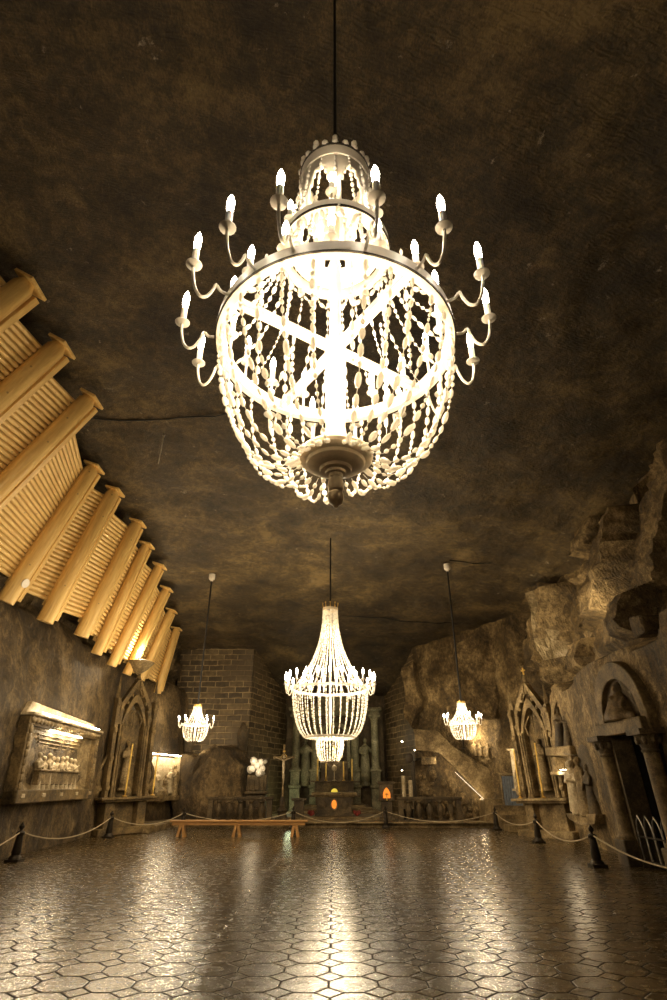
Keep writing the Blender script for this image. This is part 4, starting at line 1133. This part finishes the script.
# ---- right wall: twin-statue niche, lit shelf, horse-and-people group, portal
Mn = wall_frame('R', 19.7, 21.5, 2.55) @ Matrix.Rotation(R(14), 4, 'Z')
t = thing('statue_niche', 'arched wall niche with two dark statues above a small shelf, right wall', 'niche', M=Mn)
MB().strip(arch_pts(1.3, .35, 1.2, .65, 12, False), arch_pts(1.75, .2, 1.25, .85, 12, False), -.14, .2).build('niche_arch', M['carved'], t)
MB().box((0,-.02,1.0),(1.3,.05,1.6)).build('niche_back', M['dark_rock'], t, smooth=0)
MB().box((0,-.2,.15),(1.9,.5,.26)).box((-.6,-.15,-.25),(.25,.35,.5)).box((.6,-.15,-.25),(.25,.35,.5)).box((0,-.2,-.55),(1.5,.45,.14)).build('shelf', M['carved'], t, smooth=0, bevel=.03)
for k, xx in enumerate((-.3, .32)):
    b = MB(); robed(b, xx, -.12, .28, 1.35-.1*k, .2-.4*k, 0, 1, None, k+50, 1.05); b.build('statue', M['carved_dark'], t, remesh=.03)
MB().cyl((-.4,-.2,-.42),(.4,-.2,-.42),.008,seg=6).build('lamp_tube', M['lamp'], t)
point(Mn @ Vector((0,-.5,-.5)), 10, .05)
Mg = wall_frame('R', 18.0, 20.2, .75) @ Matrix.Rotation(R(10), 4, 'Z')
t = thing('figure_group', 'pale and dark salt figure group on a bracket, low on the right wall', 'sculpture', M=Mg)
MB().prism([(-1.1,.15),(-.9,.0),(.0,-.12),(.9,-.05),(1.15,.2)], -.45, .1).jit(.05,2).build('bracket', M['carved'], t, smooth=0)
for k, (xx, yy, zz, hh, ar, mt) in enumerate(((-.65,-.2,.2,1.45,2,'carved_pale'), (-.2,-.32,.15,1.5,1,'carved_pale'), (.3,-.28,.12,1.6,0,'carved'), (.7,-.2,.15,1.35,1,'carved_dark'))):
    b = MB(); robed(b, xx, yy, zz, hh, .3-.2*k, 0, ar, None, k+60, 1.1); b.build('carved_figure', M[mt], t, remesh=.03)
MB().ell((.5,-.05,1.0),(.7,.18,1.1), seg=16, rings=10).jit(.05,2).build('back_slab', M['dark_rock'], t)
# portal
Mp = wall_frame('R', 13.3, 15.3, 0)
Mp.translation += Vector((-.02, 0.05, 0))
t = thing('stone_portal', 'arched stone doorway with two columns on the right wall', 'portal', M=Mp)
MB().strip(arch_pts(1.9, 3.05, 3.15, .92, 16, False), arch_pts(2.5, 2.75, 3.2, 1.3, 16, False), -.14, .15).build('arch', M['carved_mid'], t, smooth=40, bevel=.02)
MB().box((0,-.12,2.95),(2.3,.35,.3)).build('lintel', M['carved_mid'], t, smooth=0, bevel=.02)
for sx in (-1, 1):
    x = sx*1.08
    MB().box((x,-.2,.27),(.5,.5,.54)).build('column_plinth', M['carved_dark'], t, smooth=0, bevel=.02)
    MB().lathe([(.24,.54),(.24,.6),(.2,.64),(.18,.7),(.17,2.35),(0,2.35)], (x,-.2,0), 16).build('column', M['carved_mid'], t)
    b = MB().lathe([(.17,2.33),(.2,2.38),(.17,2.42),(.27,2.7),(.3,2.72),(0,2.72)], (x,-.2,0), 12).box((x,-.2,2.77),(.62,.6,.12))
    for k in range(8):
        a = k*PI/4; b.ell((x+.23*math.cos(a),-.2+.23*math.sin(a),2.6),(.06,.06,.1),seg=6,rings=4)
    b.build('capital', M['carved_dark'], t)
for sx in (-1, 1): MB().box((sx*.83,.12,1.4),(.12,.5,2.8)).build('door_jamb', M['carved_dark'], t, smooth=0)
MB().prism(arch_pts(1.9, 3.08, 3.15, .92, 16, False), .0, .08).build('tympanum', M['dark_rock'], t, smooth=0)
b = MB()
b.lathe([(.0,3.1),(.5,3.1),(.48,3.25),(.34,3.5),(.24,3.66),(.1,3.75),(0,3.76)], (0,-.02,0), 14).ell((0,-.08,3.83),(.1,.11,.13)).ell((0,0,3.86),(.14,.12,.16)).ell((.05,-.25,3.42),(.13,.12,.16)).ell((.05,-.28,3.6),(.07,.07,.08))
b.tube([(.25,-.05,3.6),(.32,-.2,3.4),(.1,-.32,3.36)],[.08,.07,.05],8).tube([(-.25,-.05,3.6),(-.3,-.2,3.4),(-.06,-.3,3.4)],[.08,.07,.05],8).ell((-.45,-.12,3.16),(.25,.12,.12)).ell((.42,-.12,3.16),(.25,.12,.12))
b.build('seated_statue', M['carved_mid'], t, remesh=.03)
# iron gate with pointed hoops
t = thing('iron_gate', 'low iron gate of pointed hoops closing the doorway on the right wall', 'gate', M=Mp @ Matrix.Translation((.0,-.1,0)))
MB().cyl((-.75,0,.62),(.8,0,.62),.022,seg=6).cyl((-.75,0,.14),(.8,0,.14),.022,seg=6).build('rail', M['iron'], t)
for k in range(4):
    x = -.72 + k*.37
    MB().tube([(x,0,.1),(x,0,.75),(x+.06,0,.93),(x+.17,0,1.05),(x+.28,0,.93),(x+.34,0,.75),(x+.34,0,.1)], .02, 6).build('hoop', M['metal'], t)

# ------------------------------------------------------------------ rope posts
posts_px = [(14,862,'left, before the banquet relief'), (108,838,'left, before the gothic altar'), (182,831,'at the left end of the long bench'), (293,828,'behind the right end of the long bench'), (386,828,'right of centre, before the glowing lectern'),
            (497,830,'at the foot of the pulpit stairs'), (539,843,'before the right gothic altar'), (598,867,'nearest the portal, right side')]
PP = [at_floor(u, v) for u, v, _ in posts_px]
PP[3].y = 27.4; PP[3].x *= 27.4/at_floor(293,828).y
proto = None
for k, (p, (_, _, lab)) in enumerate(zip(PP, posts_px)):
    if proto is None:
        t = thing('rope_post', '', 'post', p, group='turned rope posts')
        MB().box((0,0,.03),(.34,.34,.06)).lathe([(.16,.06),(.15,.1),(.1,.15),(.115,.2),(.075,.55),(.1,.58),(.1,.63),(.07,.66),(0,.66)], seg=14).build('post_body', M['iron'], t)
        MB().lathe([(.04,.66),(.03,.69),(.06,.73),(.062,.77),(.03,.81),(.015,.84),(0,.87)], seg=12).build('knob', M['iron'], t)
        proto = t
    else: t = copy_tree(proto); t.location = p
    t['label'] = 'turned dark rope post, ' + lab
def rope(p, q, sag, label, name='barrier_rope'):
    a = p + Vector((0,0,.62)); c = q + Vector((0,0,.62)); pts = []
    d = (c-a).normalized(); a = a + d*.1; c = c - d*.1
    for i in range(17):
        t = i/16; v = a.lerp(c, t); v.z -= sag*4*t*(1-t); pts.append(v)
    tag(MB().tube(pts, .017, 6).build(name, M['rope']), label, 'rope', 'pale sagging barrier ropes')
rope(Vector((-7.0, 9.5, 0)), PP[0], .3, 'pale rope running out at the left edge from the nearest left post')
rope(PP[0], PP[1], .34, 'pale rope sagging below the banquet relief')
rope(PP[1], PP[2], .3, 'pale rope from the gothic altar post to the bench')
rope(PP[2], PP[3], .3, 'pale rope behind the long bench')
rope(PP[3], PP[4], .4, 'pale rope across the front of the altar table')
rope(PP[4], PP[5], .35, 'pale rope before the right balustrade')
rope(PP[5], PP[6], .25, 'pale rope before the right steps')
rope(PP[6], PP[7], .3, 'pale rope below the figure group')
rope(PP[7], Vector((6.3, 9.3, 0)), .3, 'pale rope running out at the right edge before the portal')

# ---- long bench
t = thing('wooden_bench', 'long low wooden bench standing before the left balustrade', 'bench', (-3.5, 23.4, 0))
MB().box((0,0,.5),(5.1,.34,.06)).build('seat', M['bench'], t, smooth=0, bevel=.01)
MB().box((0,-.12,.42),(4.9,.04,.1)).box((0,.12,.42),(4.9,.04,.1)).build('apron', M['bench'], t, smooth=0)
for x in (-2.1, -.06, 2.08):
    for s in (-1, 1):
        MB().hexa([(x+s*.12-.05,-.15,0),(x+s*.12+.05,-.15,0),(x+s*.12+.05,.15,0),(x+s*.12-.05,.15,0),(x+s*.02-.05,-.12,.47),(x+s*.02+.05,-.12,.47),(x+s*.02+.05,.12,.47),(x+s*.02-.05,.12,.47)]).build('leg', M['bench'], t, smooth=0)

# ---- floor kerb along left and small ledge by the left gothic altar
struct(MB().box((-7.9,26.2,.11),(1.3,2.6,.22)).build('floor_kerb', M['carved'], smooth=0, bevel=.02))

# ------------------------------------------------------------------ ceiling wires
def wire(px, label, r=.022):
    pts = []
    P_ = [at_ceil(u, v, .12) for u, v in px]
    for p, q in zip(P_, P_[1:]):
        for i in range(4): pts.append(p.lerp(q, i/4))
    pts.append(P_[-1])
    for p in pts: p.z = ceil_z(p.y) + NOISE_C(p.x, p.y) - .0 + .02
    tag(MB().tube(pts, r, 5).build('ceiling_wire', M['black']), label, 'wire')
wire([(82,423),(110,427),(145,428),(190,421),(236,414)], 'dark cable stapled across the ceiling left of the nearest chandelier')
wire([(340,618),(400,622),(440,626),(470,628)], 'dark cable crossing the ceiling behind the second chandelier')
wire([(450,565),(500,567),(556,570)], 'thin dark cable from the right chandelier mount to the right wall')
wp = at_ceil(164, 435, .02)
t = thing('hanging_hook_wire', 'thin pale wire hanging from the ceiling left of the nearest chandelier', 'wire', wp)
MB().cyl((0,0,.1),(-.02,0,-1.0),.015,seg=5).build('wire', M['ringwhite'], t); MB().ell((0,0,0),.045,seg=8,rings=5).build('hook', M['metal'], t)

# ------------------------------------------------------------------ room light: added lights without lamps
# added spots without fixtures that rake the upper rock
spot((6.6, 20.5, 5.6), (9.8, 21.5, 7.8), 260, 100, .9, .1)
spot((6.8, 15.2, 5.6), (9.6, 17.0, 7.8), 160, 100, .9, .1)
point((-8.2, 29.5, 4.9), 30, .1)  # this and the next: added lights at the far end, no lamp there
point((5.4, 31.0, 5.8), 12, .1)
# fill light behind the camera, for the hall's unseen next chandelier
point((0, -4.5, 6.5), 30, .6)
# panels: an added row of floating lights, no fixtures, to brighten the timber
for y in (8.5, 12.5, 16.5, 20.5):
    point((-6.4, y, 5.0), 95, .15)

w = bpy.data.worlds.new('world'); bpy.context.scene.world = w; w.use_nodes = True
w.node_tree.nodes['Background'].inputs[0].default_value = (0.02, 0.014, 0.007, 1); w.node_tree.nodes['Background'].inputs[1].default_value = .2
sc = bpy.context.scene
sc.view_settings.view_transform = 'Standard'; sc.view_settings.look = 'None'; sc.view_settings.exposure = 0.75; sc.view_settings.gamma = 1
sc.view_settings.use_curve_mapping = False
sc.cycles.max_bounces = 6; sc.cycles.sample_clamp_indirect = 4
